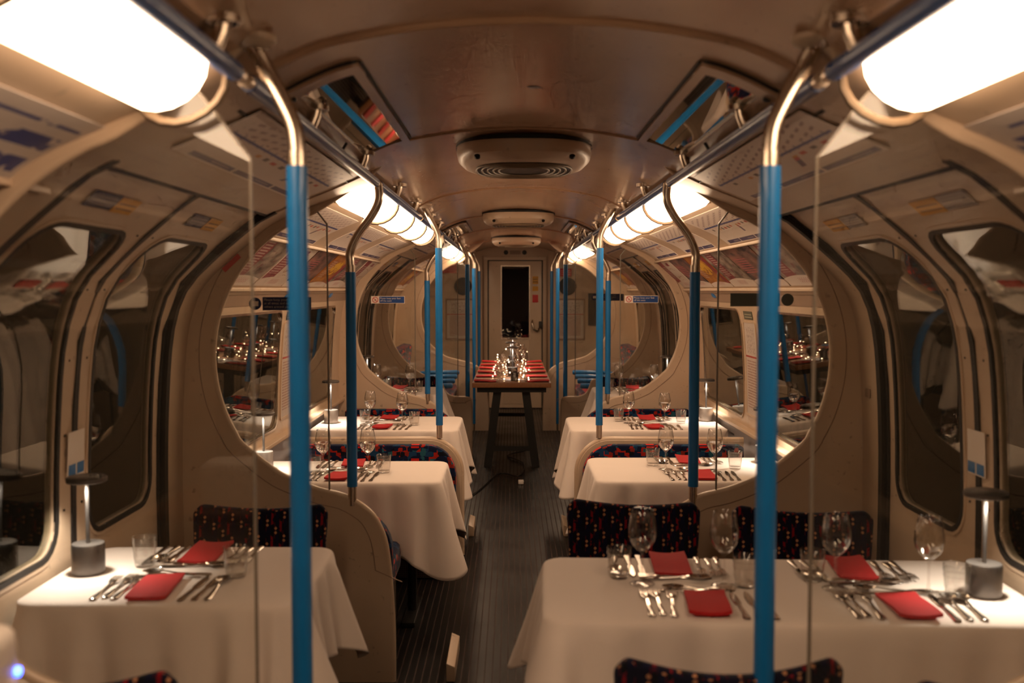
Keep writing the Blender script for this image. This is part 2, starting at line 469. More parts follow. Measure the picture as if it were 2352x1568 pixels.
def SX(x):
    for i in range(len(_d) - 1, 0, -1):
        if _d[i - 1].x >= x: return _S[i - 1] + (_S[i] - _S[i - 1]) * (_d[i - 1].x - x) / max(1e-9, _d[i - 1].x - _d[i].x)
    return 0
def W(side, y, s, off=0):
    """point on the shell; off>0 into the car"""
    x, z, t = P(s)
    nx, nz = -t.y, t.x     # inward normal for right side: tangent goes up/inward
    if nx * (-1) < 0 and False: pass
    if nx > 0: nx, nz = -nx, -nz
    if nx == 0: nz = -abs(nz)
    px, pz = x + nx * off, z + nz * off
    return (side * px, y, pz)
def patch(name, side, y0, y1, s0, s1, off, m, parent=None, ny=2, ns=12, thick=.0, flipu=False, bulge=0):
    vs_ = []; fs = []
    for j in range(ns + 1):
        for i in range(ny + 1):
            bb = bulge * math.sin(PI * j / ns)
            vs_.append(W(side, y0 + (y1 - y0) * i / ny, s0 + (s1 - s0) * j / ns, off + bb))
    for j in range(ns):
        for i in range(ny):
            a = j * (ny + 1) + i; fs.append((a, a + 1, a + ny + 2, a + ny + 1))
    nf = len(fs)
    if thick:
        k = len(vs_)
        for j in range(ns + 1):
            for i in range(ny + 1): vs_.append(W(side, y0 + (y1 - y0) * i / ny, s0 + (s1 - s0) * j / ns, off - thick))
        fs += [tuple(q + k for q in f) for f in fs[:nf]]
        rim = [i for i in range(ny + 1)] + [j * (ny + 1) + ny for j in range(1, ns + 1)] + [ns * (ny + 1) + i for i in range(ny - 1, -1, -1)] + [j * (ny + 1) for j in range(ns - 1, 0, -1)]
        for a, b_ in zip(rim, rim[1:] + rim[:1]): fs.append((a, b_, b_ + k, a + k))
    o = ob(name, vs_, fs, m, parent, auto=40)
    uvl = o.data.uv_layers.new(name='UVMap')
    n_ = (ns + 1) * (ny + 1)
    for p in o.data.polygons:
        for li in p.loop_indices:
            vi = o.data.loops[li].vertex_index % n_
            u = (vi % (ny + 1)) / ny; v = (vi // (ny + 1)) / ns
            uvl.data[li].uv = ((1 - u) if flipu else u, v)
    return o
def rrect(u0, u1, v0, v1, r, n=5):
    """rounded rectangle, corner by corner, starting bottom-left"""
    pts = []
    rs = r if isinstance(r, (tuple, list)) else (r,) * 4
    for (cx, cy_, a0, rr) in ((u0, v0, PI, rs[0]), (u1, v0, 1.5 * PI, rs[1]), (u1, v1, 0, rs[2]), (u0, v1, .5 * PI, rs[3])):
        ccx = cx + (rr if cx == u0 else -rr); ccy = cy_ + (rr if cy_ == v0 else -rr)
        for k in range(n + 1):
            a = a0 + .5 * PI * k / n; pts.append((ccx + rr * math.cos(a), ccy + rr * math.sin(a)))
    # densify the straight runs
    out = []
    for i, p in enumerate(pts):
        q = pts[(i + 1) % len(pts)]; out.append(p)
        if (i + 1) % (n + 1) == 0:
            for k in range(1, 10): out.append((p[0] + (q[0] - p[0]) * k / 10, p[1] + (q[1] - p[1]) * k / 10))
    return out
def orect(inner, u0, u1, v0, v1):
    """radial projection of the inner loop's points on the outer rectangle, corners kept"""
    n = 5; seg = n + 1 + 9; out = []
    cs = ((u0, v0), (u1, v0), (u1, v1), (u0, v1))
    for k in range(4):
        c = cs[k]; d = cs[(k + 1) % 4]
        blk = inner[k * seg:(k + 1) * seg]
        for i, p in enumerate(blk):
            if i <= n: out.append(c)
            else:
                t = (i - n) / 10; out.append((c[0] + (d[0] - c[0]) * t, c[1] + (d[1] - c[1]) * t))
    return out
def ringpanel(name, side, outer, inner, r, off, m, parent=None, rings=5, thick=.02):
    """a shell panel (y range x arc range) with a rounded opening"""
    inn = rrect(*inner, r); out = orect(inn, *outer)
    n = len(inn); vs_ = []; fs = []
    for lay in (off, off - thick):
        for k in range(rings + 1):
            t = k / rings
            for a, b_ in zip(out, inn):
                y = a[0] + (b_[0] - a[0]) * t; s = a[1] + (b_[1] - a[1]) * t
                vs_.append(W(side, y, s, lay))
    L = (rings + 1) * n
    for lay in range(2):
        for k in range(rings):
            for i in range(n):
                a = lay * L + k * n + i; b_ = lay * L + k * n + (i + 1) % n
                fs.append((a, b_, b_ + n, a + n))
    for k in (0, rings):
        for i in range(n):
            a = k * n + i; b_ = k * n + (i + 1) % n; fs.append((a, b_, b_ + L, a + L))
    me_o = ob(name, vs_, fs, m, parent, auto=40)
    bm = bmesh.new(); bm.from_mesh(me_o.data); bmesh.ops.remove_doubles(bm, verts=bm.verts, dist=1e-5); bm.to_mesh(me_o.data); bm.free()
    return me_o
def gasket(name, side, inner, r, w_, off, thick, m, parent=None):
    a = rrect(*inner, r)
    y0, y1, s0, s1 = inner
    rr = r if isinstance(r, (tuple, list)) else (r,) * 4
    b_ = rrect(y0 - w_, y1 + w_, s0 - w_, s1 + w_, [x + w_ for x in rr])
    n = len(a); vs_ = []
    for lp, o_ in ((a, off - .004), (a, off + thick), (b_, off + thick), (b_, off - .004)):
        vs_ += [W(side, p[0], p[1], o_) for p in lp]
    fs = []
    for k in range(4):
        for i in range(n):
            p = k * n + i; q = k * n + (i + 1) % n; p2 = ((k + 1) % 4) * n + i; q2 = ((k + 1) % 4) * n + (i + 1) % n
            fs.append((p, q, q2, p2))
    return ob(name, vs_, fs, m, parent, auto=40)
def sect(name, side, y0, y1, s0, s1, off0, off1, m, parent=None, ns=26):
    """bar following the shell around its section"""
    vs_ = []; fs = []
    for j in range(ns + 1):
        s = s0 + (s1 - s0) * j / ns
        vs_ += [W(side, y0, s, off0), W(side, y1, s, off0), W(side, y1, s, off1), W(side, y0, s, off1)]
    for j in range(ns):
        for k in range(4): fs.append((j * 4 + k, j * 4 + (k + 1) % 4, (j + 1) * 4 + (k + 1) % 4, (j + 1) * 4 + k))
    fs += [(0, 1, 2, 3), tuple(ns * 4 + k for k in range(4))]
    return ob(name, vs_, fs, m, parent, auto=50)
SIDES = ((-1, 'left'), (1, 'right'))
YB, YE = -2.2, 13.0
S1, S2, S3, S4, S5 = 1.95, 3.88, 7.38, 9.32, 10.96
DOORS = ((2.20, 2.94, 3.68), (7.58, 8.32, 9.06))
BAYS = ((YB, 2.20), (3.68, 7.58), (9.06, YE))

# ------------------------------------------------------------------ setting: floor, ceiling, ribs
o = ob('floor', [(-1.4, YB, 0), (1.4, YB, 0), (1.4, YE, 0), (-1.4, YE, 0), (-1.4, YB, -.05), (1.4, YB, -.05), (1.4, YE, -.05), (-1.4, YE, -.05)],
       [(0, 1, 2, 3), (4, 5, 6, 7), (0, 1, 5, 4), (1, 2, 6, 5), (2, 3, 7, 6), (3, 0, 4, 7)], M['floor']); struct(o)
def ceiling():
    b = B(); n = 40; s0 = SX(.66); vs_ = []
    xs = [W(-1, 0, s0 + (STOT - s0) * i / n) for i in range(n)] + [W(1, 0, STOT - (STOT - s0) * i / n) for i in range(n + 1)]
    ys = [YB, 2.12, 3.6, 7.5, 9.1, YE]
    for y in ys:
        for x, _, z in xs: vs_.append((x, y, z))
    m_ = len(xs); k = len(vs_)
    for y in ys:
        for x, _, z in xs: vs_.append((x, y, z + .03))
    fs = []
    for j in range(len(ys) - 1):
        for i in range(m_ - 1):
            a = j * m_ + i; fs.append((a, a + 1, a + m_ + 1, a + m_)); fs.append((a + k, a + 1 + k, a + m_ + 1 + k, a + m_ + k))
    return struct(ob('ceiling', vs_, fs, M['ceil'], auto=40))
ceiling()
for i, y in enumerate((2.14, 3.55, 5.6, 7.5, 9.15, 11.2)):
    s0 = SX(.62); b = B(); n = 24
    pts = [W(-1, y, s0 + (STOT - s0) * k / n, .001) for k in range(n)] + [W(1, y, STOT - (STOT - s0) * k / n, .001) for k in range(n + 1)]
    b.tube(pts, .006 if i else .011, 8)
    struct(b.mk('trim_%d' % (i + 1), M['ceil'], auto=60))

# ------------------------------------------------------------------ setting: side walls in the seating bays (windows 1..n)
SW0, SW1 = SZ(.80), SZ(1.445)
SCARD = (SX(.775), SX(1.0))      # lamp / card edges
WI = 0
def bay_wall(side, sname, y0, y1, wins, inset):
    """window openings cut by building the wall as strips"""
    root = D.objects.new('wall_' + sname, None); COL.objects.link(root); struct(root)
    off = .035
    top = SX(.60)
    # plain cream door-pocket strips at the ends next to the doorways
    for a, b_ in ((y0, y0 + inset[0]), (y1 - inset[1], y1)):
        if b_ - a > .01: patch('pocket_panel', side, a, b_, 0, top, off, M['cream'], root, 2, 40, .03)
    y0 += inset[0]; y1 -= inset[1]
    patch('lower_panel', side, y0, y1, 0, SW0 - .05, off, M['dustblue'], root, 8, 10, .03)
    patch('upper_panel', side, y0, y1, SW1 + .04, top, off, M['cream2'], root, 8, 26, .03)
    ys = [y0] + [v for w_ in wins for v in w_] + [y1]
    global WI
    # piers between windows
    for i in range(0, len(ys), 2):
        if ys[i + 1] - ys[i] > .01: patch('pier_panel', side, ys[i], ys[i + 1], SW0 - .05, SW1 + .04, off, M['cream'], root, 2, 10, .03)
    for (a, b_) in wins:
        WI += 1
        wr = D.objects.new('window_%d' % WI, None); COL.objects.link(wr); struct(wr)
        ringpanel('window_frame', side, (a, b_, SW0 - .05, SW1 + .04), (a + .045, b_ - .045, SW0, SW1), .07, off, M['cream'], wr, 3, .03)
        gasket('window_gasket', side, (a + .05, b_ - .05, SW0 + .005, SW1 - .005), .065, .012, off, .006, M['chrome'], wr)
        patch('pane', side, a + .03, b_ - .03, SW0 - .015, SW1 + .015, off - .012, M['pane'], wr, 1, 1, .004)
    # sill ledge, header ledge and brown vent strip
    n0, n1 = y0, y1
    b = B(); x, z, _ = P(SW0 - .05)
    b.box((side * (x - .05), (n0 + n1) / 2, z - .008), (.06, n1 - n0, .022)); struct(b.mk('trim_sill', M['cream'], root, bevel=.004))
    patch('vent_strip', side, y0, y1, SW1 + .045, SW1 + .105, off + .004, M['brownvent'], root, 1, 3, .004)
    b = B(); x, z, _ = P(SW1 + .115)
    b.box((side * (x - .045), (n0 + n1) / 2, z), (.03, n1 - n0, .016)); b.mk('header_ledge', M['cream'], root, bevel=.003)
    b = B(); x, z, _ = P(SW1 + .135)
    b.box((side * (x - .04), (n0 + n1) / 2, z + .004), (.012, n1 - n0, .006)); b.mk('ledge_black_strip', M['black'], root)  # thin black strip along the top of the header ledge
    return root
for side, sn in SIDES:
    bay_wall(side, sn, BAYS[0][0], BAYS[0][1], [(-1.7, -.35), (.05, 1.6)], (0, .25))
    bay_wall(side, sn, BAYS[1][0], BAYS[1][1], [(4.02, 5.46), (5.80, 7.10)], (.20, .20))
    bay_wall(side, sn, BAYS[2][0], BAYS[2][1], [(9.45, 10.75), (11.1, 12.5)], (.26, 0))

# ------------------------------------------------------------------ setting: sliding doors
DI = 0
STOP_DOOR = SX(.95)
def doorway(side, sname, ya, ym, yb):
    global DI
    root = D.objects.new('wall_' + sname, None); COL.objects.link(root); struct(root)
    patch('header_cover', side, ya, yb, STOP_DOOR, SX(.60), .03, M['cream2'], root, 4, 16, .03)
    sect('header_gap', side, ya, yb, STOP_DOOR - .012, STOP_DOOR, .0, .032, M['black'], root, 2)
    sect('header_gap', side, ya, yb, SX(.66), SX(.655), .028, .034, M['black'], root, 2)
    for k, yy in enumerate((ya, yb)):   # dark rubber channels and cream door posts
        d_ = 1 if k == 0 else -1
        sect('door_post', side, yy - .018, yy + .018, 0, STOP_DOOR + .03, -.03, .036, M['black'], root)
        sect('door_post', side, yy + d_ * .022, yy + d_ * .040, 0, STOP_DOOR, -.03, .020, M['black'], root)
    for k, (a, b_) in enumerate(((ya + .04, ym - .010), (ym + .010, yb - .04))):
        DI += 1
        dr = D.objects.new('door_%d' % DI, None); COL.objects.link(dr); struct(dr)
        so, s1 = SZ(.80), SZ(1.715)
        near = k == 0
        i0, i1 = (a + .055, b_ - .115) if near else (a + .115, b_ - .055)
        i0, i1 = (a + .075, b_ - .105) if near else (a + .105, b_ - .075)
        ringpanel('door_panel', side, (a, b_, 0.01, STOP_DOOR - .015), (i0, i1, so, s1), .085, .012, M['cream'], dr, 8, .03)
        gasket('window_rubber', side, (i0, i1, so, s1), .085, .016, .012, .006, M['black'], dr)
        gasket('window_rim', side, (i0 - .016, i1 + .016, so - .016, s1 + .016), .10, .012, .012, .004, M['cream'], dr)
        patch('pane', side, i0 - .01, i1 + .01, so - .01, s1 + .01, .002, M['pane'], dr, 1, 18, .004)
        patch('steel_panel', side, a + .03, b_ - .03, SZ(1.80), STOP_DOOR - .03, .014, M['chrome'] if False else M['cream2'], dr, 2, 5, .002)
        e0, e1 = (b_ - .004, b_ + .011) if near else (a - .011, a + .004)
        sect('meeting_seal', side, e0, e1, 0.01, STOP_DOOR - .02, -.02, .018, M['black'], dr)
        e0, e1 = (b_ - .030, b_ - .012) if near else (a + .012, a + .030)
        # screw heads along the meeting stile
        sc = B()
        for q in range(9):
            s = .25 + q * .22
            c = W(side, b_ - .05 if near else a + .05, s, .013); sc.box(c, (.006, .006, .006))
        o = sc.mk('screw_heads', M['dark'], dr); o['kind'] = 'stuff'
    return root
for side, sn in SIDES:
    for dd in DOORS: doorway(side, sn, *dd)

# door stickers (yellow + navy / pale notices above the door windows) and the label with a blue foot at the meeting stiles
for side, sn in SIDES:
    for di, (ya, ym, yb) in enumerate(DOORS):
        for li, (y0, y1) in enumerate(((ya + .12, ym - .12), (ym + .12, yb - .12))):
            sa, sb = SZ(1.762), SZ(1.762) + .052
            ymid = (y0 + y1) / 2
            where = ('front ' if di == 0 else 'far ') + sn + '-hand doorway, ' + ('nearer' if li == 0 else 'farther') + ' door leaf'
            o = patch('door_notice', side, ymid - .03, ymid + .13 if side > 0 else ymid + .10, sa, sb, .0165, M['stk_yellow'], None, 1, 4, .001, flipu=side < 0)
            tag(o, 'yellow warning notice above the window of the ' + where, 'notice', 'door notices')
            o = patch('door_notice', side, ymid - .20, ymid - .035, sa + .004, sb + .004, .0165, M['stk_navy' if side < 0 else 'stk_pale'], None, 1, 4, .001, flipu=side < 0)
            tag(o, ('dark blue' if side < 0 else 'pale') + ' printed notice beside the yellow one, ' + where, 'notice', 'door notices')
    o = patch('menu_sticker', side, 2.885, 2.995, SZ(1.00), SZ(1.135), .022, M['paper'], None, 1, 3, .002)
    t = thing('code_sticker', 'pale rectangular sticker with two blue spots on the %s-hand door seal' % sn, 'sticker', (0, 0, 0))
    o.name = 'sticker_sheet'; o.parent = t
    for yy in (2.912, 2.968):
        o = patch('blue_spot', side, yy - .022, yy + .022, SZ(1.005), SZ(1.038), .024, M['blue'], t, 2, 3, .001)

# ------------------------------------------------------------------ lamps along the cornice
def lamp_seg(side, y0, y1, label, group, round_end=False, split=False):
    t = thing('strip_light', label, 'light', (side * .667, y0, 1.940), 0, group)
    cx, cz = 0, 0
    L = y1 - y0; r = .084; n = 9; ny = 6
    vs_ = []; fs = []
    ax = math.radians(-27)  # chord tilt
    for i in range(ny + 1):
        v = i / ny; y = v * L
        e = 1.0
        if round_end:
            dist = (L - y)
            e = math.sqrt(max(0.0, 1 - (1 - min(1, dist / .07)) ** 2)) if dist < .07 else 1
            e = e ** .6
        rr = r * (.25 + .75 * e)
        if round_end and i == ny: rr = r * .2
        for k in range(n + 1):
            a = PI + PI * k / n
            px, pz = rr * math.cos(a), rr * math.sin(a) * .78
            qx = px * math.cos(ax) - pz * math.sin(ax); qz = px * math.sin(ax) + pz * math.cos(ax)
            vs_.append((side * qx, y, qz))
    for i in range(ny):
        for k in range(n): a = i * (n + 1) + k; fs.append((a, a + 1, a + n + 2, a + n + 1))
    # close the end towards the viewer and the far end
    fs.append(tuple(range(n + 1))); fs.append(tuple(ny * (n + 1) + k for k in range(n + 1)))
    o = ob('diffuser', vs_, fs, M['lamp'], t, auto=60)
    # joint rings
    for yy in ((L + .008,) if not round_end else (L - .022,)):
        b = B()
        pts = []
        for k in range(n + 1):
            a = PI + PI * k / n; px, pz = (r + .005) * math.cos(a), (r + .005) * math.sin(a) * .78
            pts.append((side * (px * math.cos(ax) - pz * math.sin(ax)), yy, px * math.sin(ax) + pz * math.cos(ax)))
        b.tube(pts, .009, 6); b.mk('joint_ring', M['lampjoint'], t, auto=60)
    b = B()
    for sx in (-1, 1):
        px = sx * (r + .006)
        b.tube([(side * (px * math.cos(ax)), 0, px * math.sin(ax) + .004), (side * (px * math.cos(ax)), L, px * math.sin(ax) + .004)], .007, 6)
    o = b.mk('side_rail', M['lampjoint'], t, auto=60)
    return t
ords = ('nearest', 'second', 'third', 'farthest')
for side, sn in SIDES:
    for k in range(4):
        if k < 2: continue
        y1 = 1.93 - (3 - k) * .775
        lamp_seg(side, y1 - .755, y1, 'glowing strip light, %s side of the front bay, %s' % (sn, 'last before the doors' if k == 3 else 'second from the doors'), 'strip lights of the front bay', k == 3)
    for k in range(4):
        y0 = 3.98 + k * .775
        lamp_seg(side, y0, y0 + .755, 'glowing curved strip light over the %s middle tables, %s of four' % (sn, ords[k]), 'strip lights of the middle bay', k == 3)
    for k in range(3):
        y0 = 9.42 + k * .775
        lamp_seg(side, y0, y0 + .755, 'glowing curved strip light in the %s far bay, %s of three' % (sn, ords[k] if k < 2 else 'farthest'), 'strip lights of the far bay', k == 2)

# ------------------------------------------------------------------ line diagrams and adverts
LD = (SX(.80), SX(.63))
def diagram(side, sn, y0, y1, s0, s1, label, off=.037):
    o = patch('line_diagram', side, y0, y1, s0, s1, off, M['diagram'], None, 3, 8, .002, flipu=side < 0)
    return tag(o, label, 'map', 'route diagrams')
for side, sn in SIDES:
    diagram(side, sn, 2.28, 3.60, SX(.83), SX(.625), 'white route diagram with blue line above the front %s doors' % sn)
    diagram(side, sn, 7.66, 8.98, SX(.83), SX(.625), 'white route diagram above the far %s doors' % sn)
    for k, (a, b_) in enumerate(((3.98, 4.85), (5.15, 6.02), (6.32, 7.2))):
        diagram(side, sn, a, b_, SX(1.035), SX(.80), 'white route diagram under the %s strip lights, %s of three' % (sn, ('nearest', 'middle', 'farthest')[k]))
    for k, (a, b_) in enumerate(((9.5, 10.4), (10.7, 11.6))):
        diagram(side, sn, a, b_, SX(1.035), SX(.80), 'small route diagram in the far bay on the %s, %s' % (sn, ('nearer', 'farther')[k]))
    # card rail and ad cards
    for (y0, y1) in ((-1.0, 2.1), (3.95, 7.45), (9.4, 12.8)):
        b = B(); x, _, z = W(1, 0, SX(1.045), .042)
        b.box((side * x, (y0 + y1) / 2, z), (.018, y1 - y0, .014)); struct(b.mk('trim_card_rail', M['cream'], None, bevel=.003))
    kinds = {-1: (0, 1, 2, 3, 0, 1), 1: (0, 2, 0, 3, 2, 1)}[side]
    for k in range(6):
        y0 = 3.97 + k * .575
        o = patch('advert_card', side, y0, y0 + .55, SZ(1.595), SX(1.055), .040, ADS[kinds[k]], None, 2, 10, .002, flipu=side < 0, bulge=.006)
        tag(o, '%s advert card in the %s middle bay, %s from the front screen' % (('maroon and photo', 'white handwriting', 'dark purple', 'orange and yellow', 'blue text')[kinds[k]], sn, ('first', 'second', 'third', 'fourth', 'fifth', 'sixth')[k]), 'advert', 'advert cards')
    for k, kk in enumerate((4, 4, 0)):
        y0 = 1.98 - (k + 1) * .62
        o = patch('advert_card', side, y0, y0 + .60, SZ(1.63), SX(.84), .040, ADS[kk], None, 2, 10, .002, flipu=side < 0)
        tag(o, 'blurred advert card above the front %s window, %s from the doors' % (sn, ('first', 'second', 'third')[k]), 'advert', 'advert cards')
    for k in range(4):
        y0 = 9.45 + k * .6
        o = patch('advert_card', side, y0, y0 + .57, SZ(1.595), SX(1.055), .040, ADS[(k + 2) % 4], None, 2, 8, .002, flipu=side < 0)
        tag(o, 'small advert card in the far bay on the %s, %s along' % (sn, ('first', 'second', 'third', 'fourth')[k]), 'advert', 'advert cards')
    # poster between the middle windows
    x, z, _ = P(SZ(1.2))
    t = thing('safety_poster', 'tall framed safety poster on the %s pier between the middle windows' % sn, 'poster', (0, 0, 0), 0, 'window pier posters')
    patch('poster_sheet', side, 5.50, 5.76, SZ(.84), SZ(1.37), .039, M['poster'], t, 1, 6, .002, flipu=side < 0)
    gasket('poster_frame', side, (5.50, 5.76, SZ(.84), SZ(1.37)), .008, .012, .036, .006, M['cream'], t)
    o = patch('pier_notice', side, 5.53, 5.73, SZ(1.39), SZ(1.44), .039, M['stk_green'], None, 1, 2, .002, flipu=side < 0)
    tag(o, 'small olive notice over the tall poster on the %s pier' % sn, 'notice', 'pier notices')
    # blue leaf-shaped stickers on the vent strip
    for yy in ((5.3, 6.6) if side < 0 else (6.35,)):
        pts = [(0, 0), (.05, .028), (.10, .034), (.13, .02), (.11, .002), (.06, -.008)]
        vs_ = [W(side, yy + p[0], SW1 + .08 + p[1], .041) for p in pts] + [W(side, yy + p[0], SW1 + .08 + p[1], .0435) for p in pts]
        n = len(pts)
        o = ob('blue_sticker', vs_, [tuple(range(n)), tuple(range(n, 2 * n))] + [(i, (i + 1) % n, n + (i + 1) % n, n + i) for i in range(n)], M['blue'])
        tag(o, 'blue leaf-shaped sticker on the brown vent strip over the %s %s window' % (('nearer' if yy < 6 else 'farther'), sn), 'sticker')

# ------------------------------------------------------------------ draught screens
def screen(Y, side, sn, a, label, cx=.61, low=False, deep=False, group='draught screens'):
    """cream arched panel with a round glazed opening, mirrored by side"""
    t = thing('draught_screen', label, 'screen', (0, Y, 0), 0, group)
    R, cz = .60, 1.29
    inner = [(cx - .07, 2.05 - (0 if cx > .5 else -.03)), (cx + .0, 1.985), (cx + .09, 1.925)]
    if cx < .5: inner = [(cx - .10, 2.10), (cx - .02, 2.02), (cx + .08, 1.95)]
    a0 = 70; a1 = 262
    for k in range(33):
        an = math.radians(a0 - k * (a0 + 90) / 32)
        x, z = cx + R * math.cos(an), cz + R * math.sin(an)
        if x < (cx + .49 if not low else a + .25) and z < 1: break
        inner.append((x, z))
    if low:
        inner += [(a + .24, .66), (a + .20, .58), (a + .12, .545), (a + .0, .54), (a - .03, .50), (a - .035, .3), (a - .035, .0)]
    elif deep:
        inner = [p for p in inner if not (p[1] < .90)] + [(1.075, .85), (1.03, .80), (.97, .765), (.87, .73), (.74, .712), (.60, .705), (.48, .69), (.40, .66), (.355, .62), (.33, .54), (.315, .40), (.305, .2), (.305, 0)]
    else:
        inner += [(cx + .37, .845), (cx + .295, .805), (a + .13, .765), (a + .03, .74), (a - .06, .685), (a - .105, .62), (a - .13, .54), (a - .145, .40), (a - .155, .2), (a - .155, 0)]
    # smooth
    sm = catmull([(x, z, 0) for x, z in inner], 3)
    inner = [(max(p.x, .02), max(0, p.y)) for p in sm]
    n = len(inner)
    # outer loop: from the ceiling down the wall to the floor then towards the aisle
    x0 = inner[0][0]; sA = SX(max(x0, .05)); frac_floor = .22
    outer = []
    for i in range(n):
        q = i / (n - 1)
        if q < 1 - frac_floor:
            s = sA * (1 - q / (1 - frac_floor)); x, _, z = W(1, 0, s, .0); outer.append((x, z))
        else:
            k = (q - (1 - frac_floor)) / frac_floor; xf = P(0)[0]
            outer.append((xf + (inner[-1][0] + .005 - xf) * k, 0))
    th = .014; b = B(); vs_ = []
    for yy in (-th, th):
        for lp in (outer, inner): vs_ += [(side * p[0], yy, p[1]) for p in lp]
        mid = [((p[0] + q[0]) / 2, (p[1] + q[1]) / 2) for p, q in zip(outer, inner)]
    fs = []
    for lay in (0, 2 * n):
        for i in range(n - 1): fs.append((lay + i, lay + i + 1, lay + n + i + 1, lay + n + i))
    for i in range(n - 1):
        fs.append((n + i, n + i + 1, 3 * n + i + 1, 3 * n + i)); fs.append((i, i + 1, 2 * n + i + 1, 2 * n + i))
    ob('arch_panel', vs_, fs, M['cream'], t, auto=40)
    b = B(); b.tube([(side * x, 0, z) for x, z in inner], .013, 8); b.mk('edge_trim', M['cream'], t, auto=70)
    # fine groove line running round the panel
    b = B(); gp = []
    for i in range(4, n - 6):
        p, q = inner[i], inner[min(n - 1, i + 1)]; dx, dz = q[0] - p[0], q[1] - p[1]; l = math.hypot(dx, dz) or 1
        nx, nz = -dz / l, dx / l
        if (p[0] + nx * .05 - cx) ** 2 + (p[1] + nz * .05 - cz) ** 2 < (p[0] - cx) ** 2 + (p[1] - cz) ** 2: nx, nz = -nx, -nz
        gp.append((side * (p[0] + nx * .05), -th - .0005, p[1] + nz * .05))
    b.tube(gp, .0022, 5); b.mk('groove_line', M['brownvent'], t)
    # glass
    g = a + .09
    top = (g, 1.806); cut = (g + .10, 1.935)
    gl = [p for p in inner if p[0] >= g - .002 and not (p[1] > 1.8 and p[0] < cut[0] + .03)]
    poly = [(g, gl[-1][1]), top, cut] + gl if gl else []
    poly = [top, cut] + gl + [(g, gl[-1][1] - .004)]
    b = B(); b.slab([(side * x, z) for x, z in poly], -.004, .004); b.mk('glass_pane', M['glass'], t)
    b = B(); b.tube([(side * g, 0, gl[-1][1]), (side * g, 0, 1.806), (side * cut[0], 0, cut[1])], .0038, 6); b.mk('glass_edge', M['edge'], t)
    return t
NAMES = {S1: 'front', S2: 'second', S3: 'third', S4: 'fourth', S5: 'farthest'}
for side, sn in SIDES:
    screen(S1, side, sn, .46, 'glazed cream screen at the near edge of the front %s doors' % sn, deep=True)
    screen(S2, side, sn, .67, 'glazed cream arched screen behind the front %s table' % sn)
    screen(S3, side, sn, .67, 'glazed cream arched screen with feet-off-seats sign on the %s' % sn)
    screen(S4, side, sn, .46, 'glazed cream screen beyond the far %s doors' % sn, low=True, cx=.61)
    screen(S5, side, sn, .46, 'farthest glazed cream screen on the %s near the end wall' % sn, cx=.45)

# signs on the screens (real lettering)
def sign_feet(side, sn, x0, y, z):
    t = thing('seat_sign', 'blue and white sign asking to keep feet off seats, %s screen' % sn, 'sign', (x0, y, z), 0, 'feet off the seats signs')
    b = B(); b.box((.125, 0, .027), (.250, .003, .054)); b.mk('sign_border', M['paper'], t)
    b = B(); b.box((.154, -.002, .027), (.184, .002, .047)); b.mk('blue_field', M['signblue'], t)
    b = B()
    pts = [(.031 + .020 * math.cos(2 * PI * k / 24), -.0022, .027 + .020 * math.sin(2 * PI * k / 24)) for k in range(25)]
    b.tube(pts, .0022, 6); b.tube([(.017, -.0022, .041), (.045, -.0022, .013)], .0022, 6)
    b.mk('prohibition_ring', M['signred'], t)
    text('lettering', 'Please keep your feet', .0175, M['white'], t, (.067, -.0034, .032), (PI / 2, 0, 0))
    text('lettering', 'off the seats', .0175, M['white'], t, (.067, -.0034, .014), (PI / 2, 0, 0))
    b = B(); b.tube([(.022, -.0024, .021), (.032, -.0024, .021), (.036, -.0024, .033)], .0015, 5); b.mk('foot_symbol', M['dark'], t)
    return t
sign_feet(-1, 'left', -1.085, S3 - .006, 1.452)
sign_feet(1, 'right', .792, S3 - .006, 1.456)
def sign_music(x0, y, z, back, lab, s=1):
    t = thing('courtesy_sign', lab, 'sign', (x0, y, z))
    if back:
        b = B(); b.box((.12 * s, 0, .032 * s), (.24 * s, .003, .064 * s)); b.mk('sign_back', M['signgreen'], t)
        b = B(); b.lathe([(0, -.0016), (.024, -.0016), (.024, .0016), (0, .0016)], 24); o = b.mk('round_back', M['signgreen'], t); o.rotation_euler = (PI / 2, 0, 0); o.location = (.222, 0, .026)
        return t
    b = B(); b.lathe([(0, -.0016), (.030 * s, -.0016), (.030 * s, .0016), (0, .0016)], 24); o = b.mk('round_badge', M['signnavy'], t); o.rotation_euler = (PI / 2, 0, 0); o.location = (.031 * s, 0, .032 * s)
    b = B(); b.box((.031 * s, -.002, .032 * s), (.032 * s, .001, .024 * s)); b.mk('badge_symbol', M['paper'], t)
    b = B(); b.box((.185 * s, 0, .032 * s), (.235 * s, .003, .064 * s)); b.mk('navy_field', M['signnavy'], t)
    for k, l in enumerate(('Please keep your music', 'at all times and respect', 'others around you')):
        text('lettering', l, .0165 * s, M['handmark'], t, (.075 * s, -.003, (.046 - k * .017) * s), (PI / 2, 0, 0))
    return t
sign_music(-1.062, S2 - .006 - .014, 1.472, False, 'navy courtesy notice with round badge on the left second screen', .8)
sign_music(.807, S2 - .006, 1.487, True, 'grey-green back of a notice on the right second screen', .8)
sign_music(.70, S4 - .006, 1.452, False, 'small navy courtesy notice seen through the right far screen')

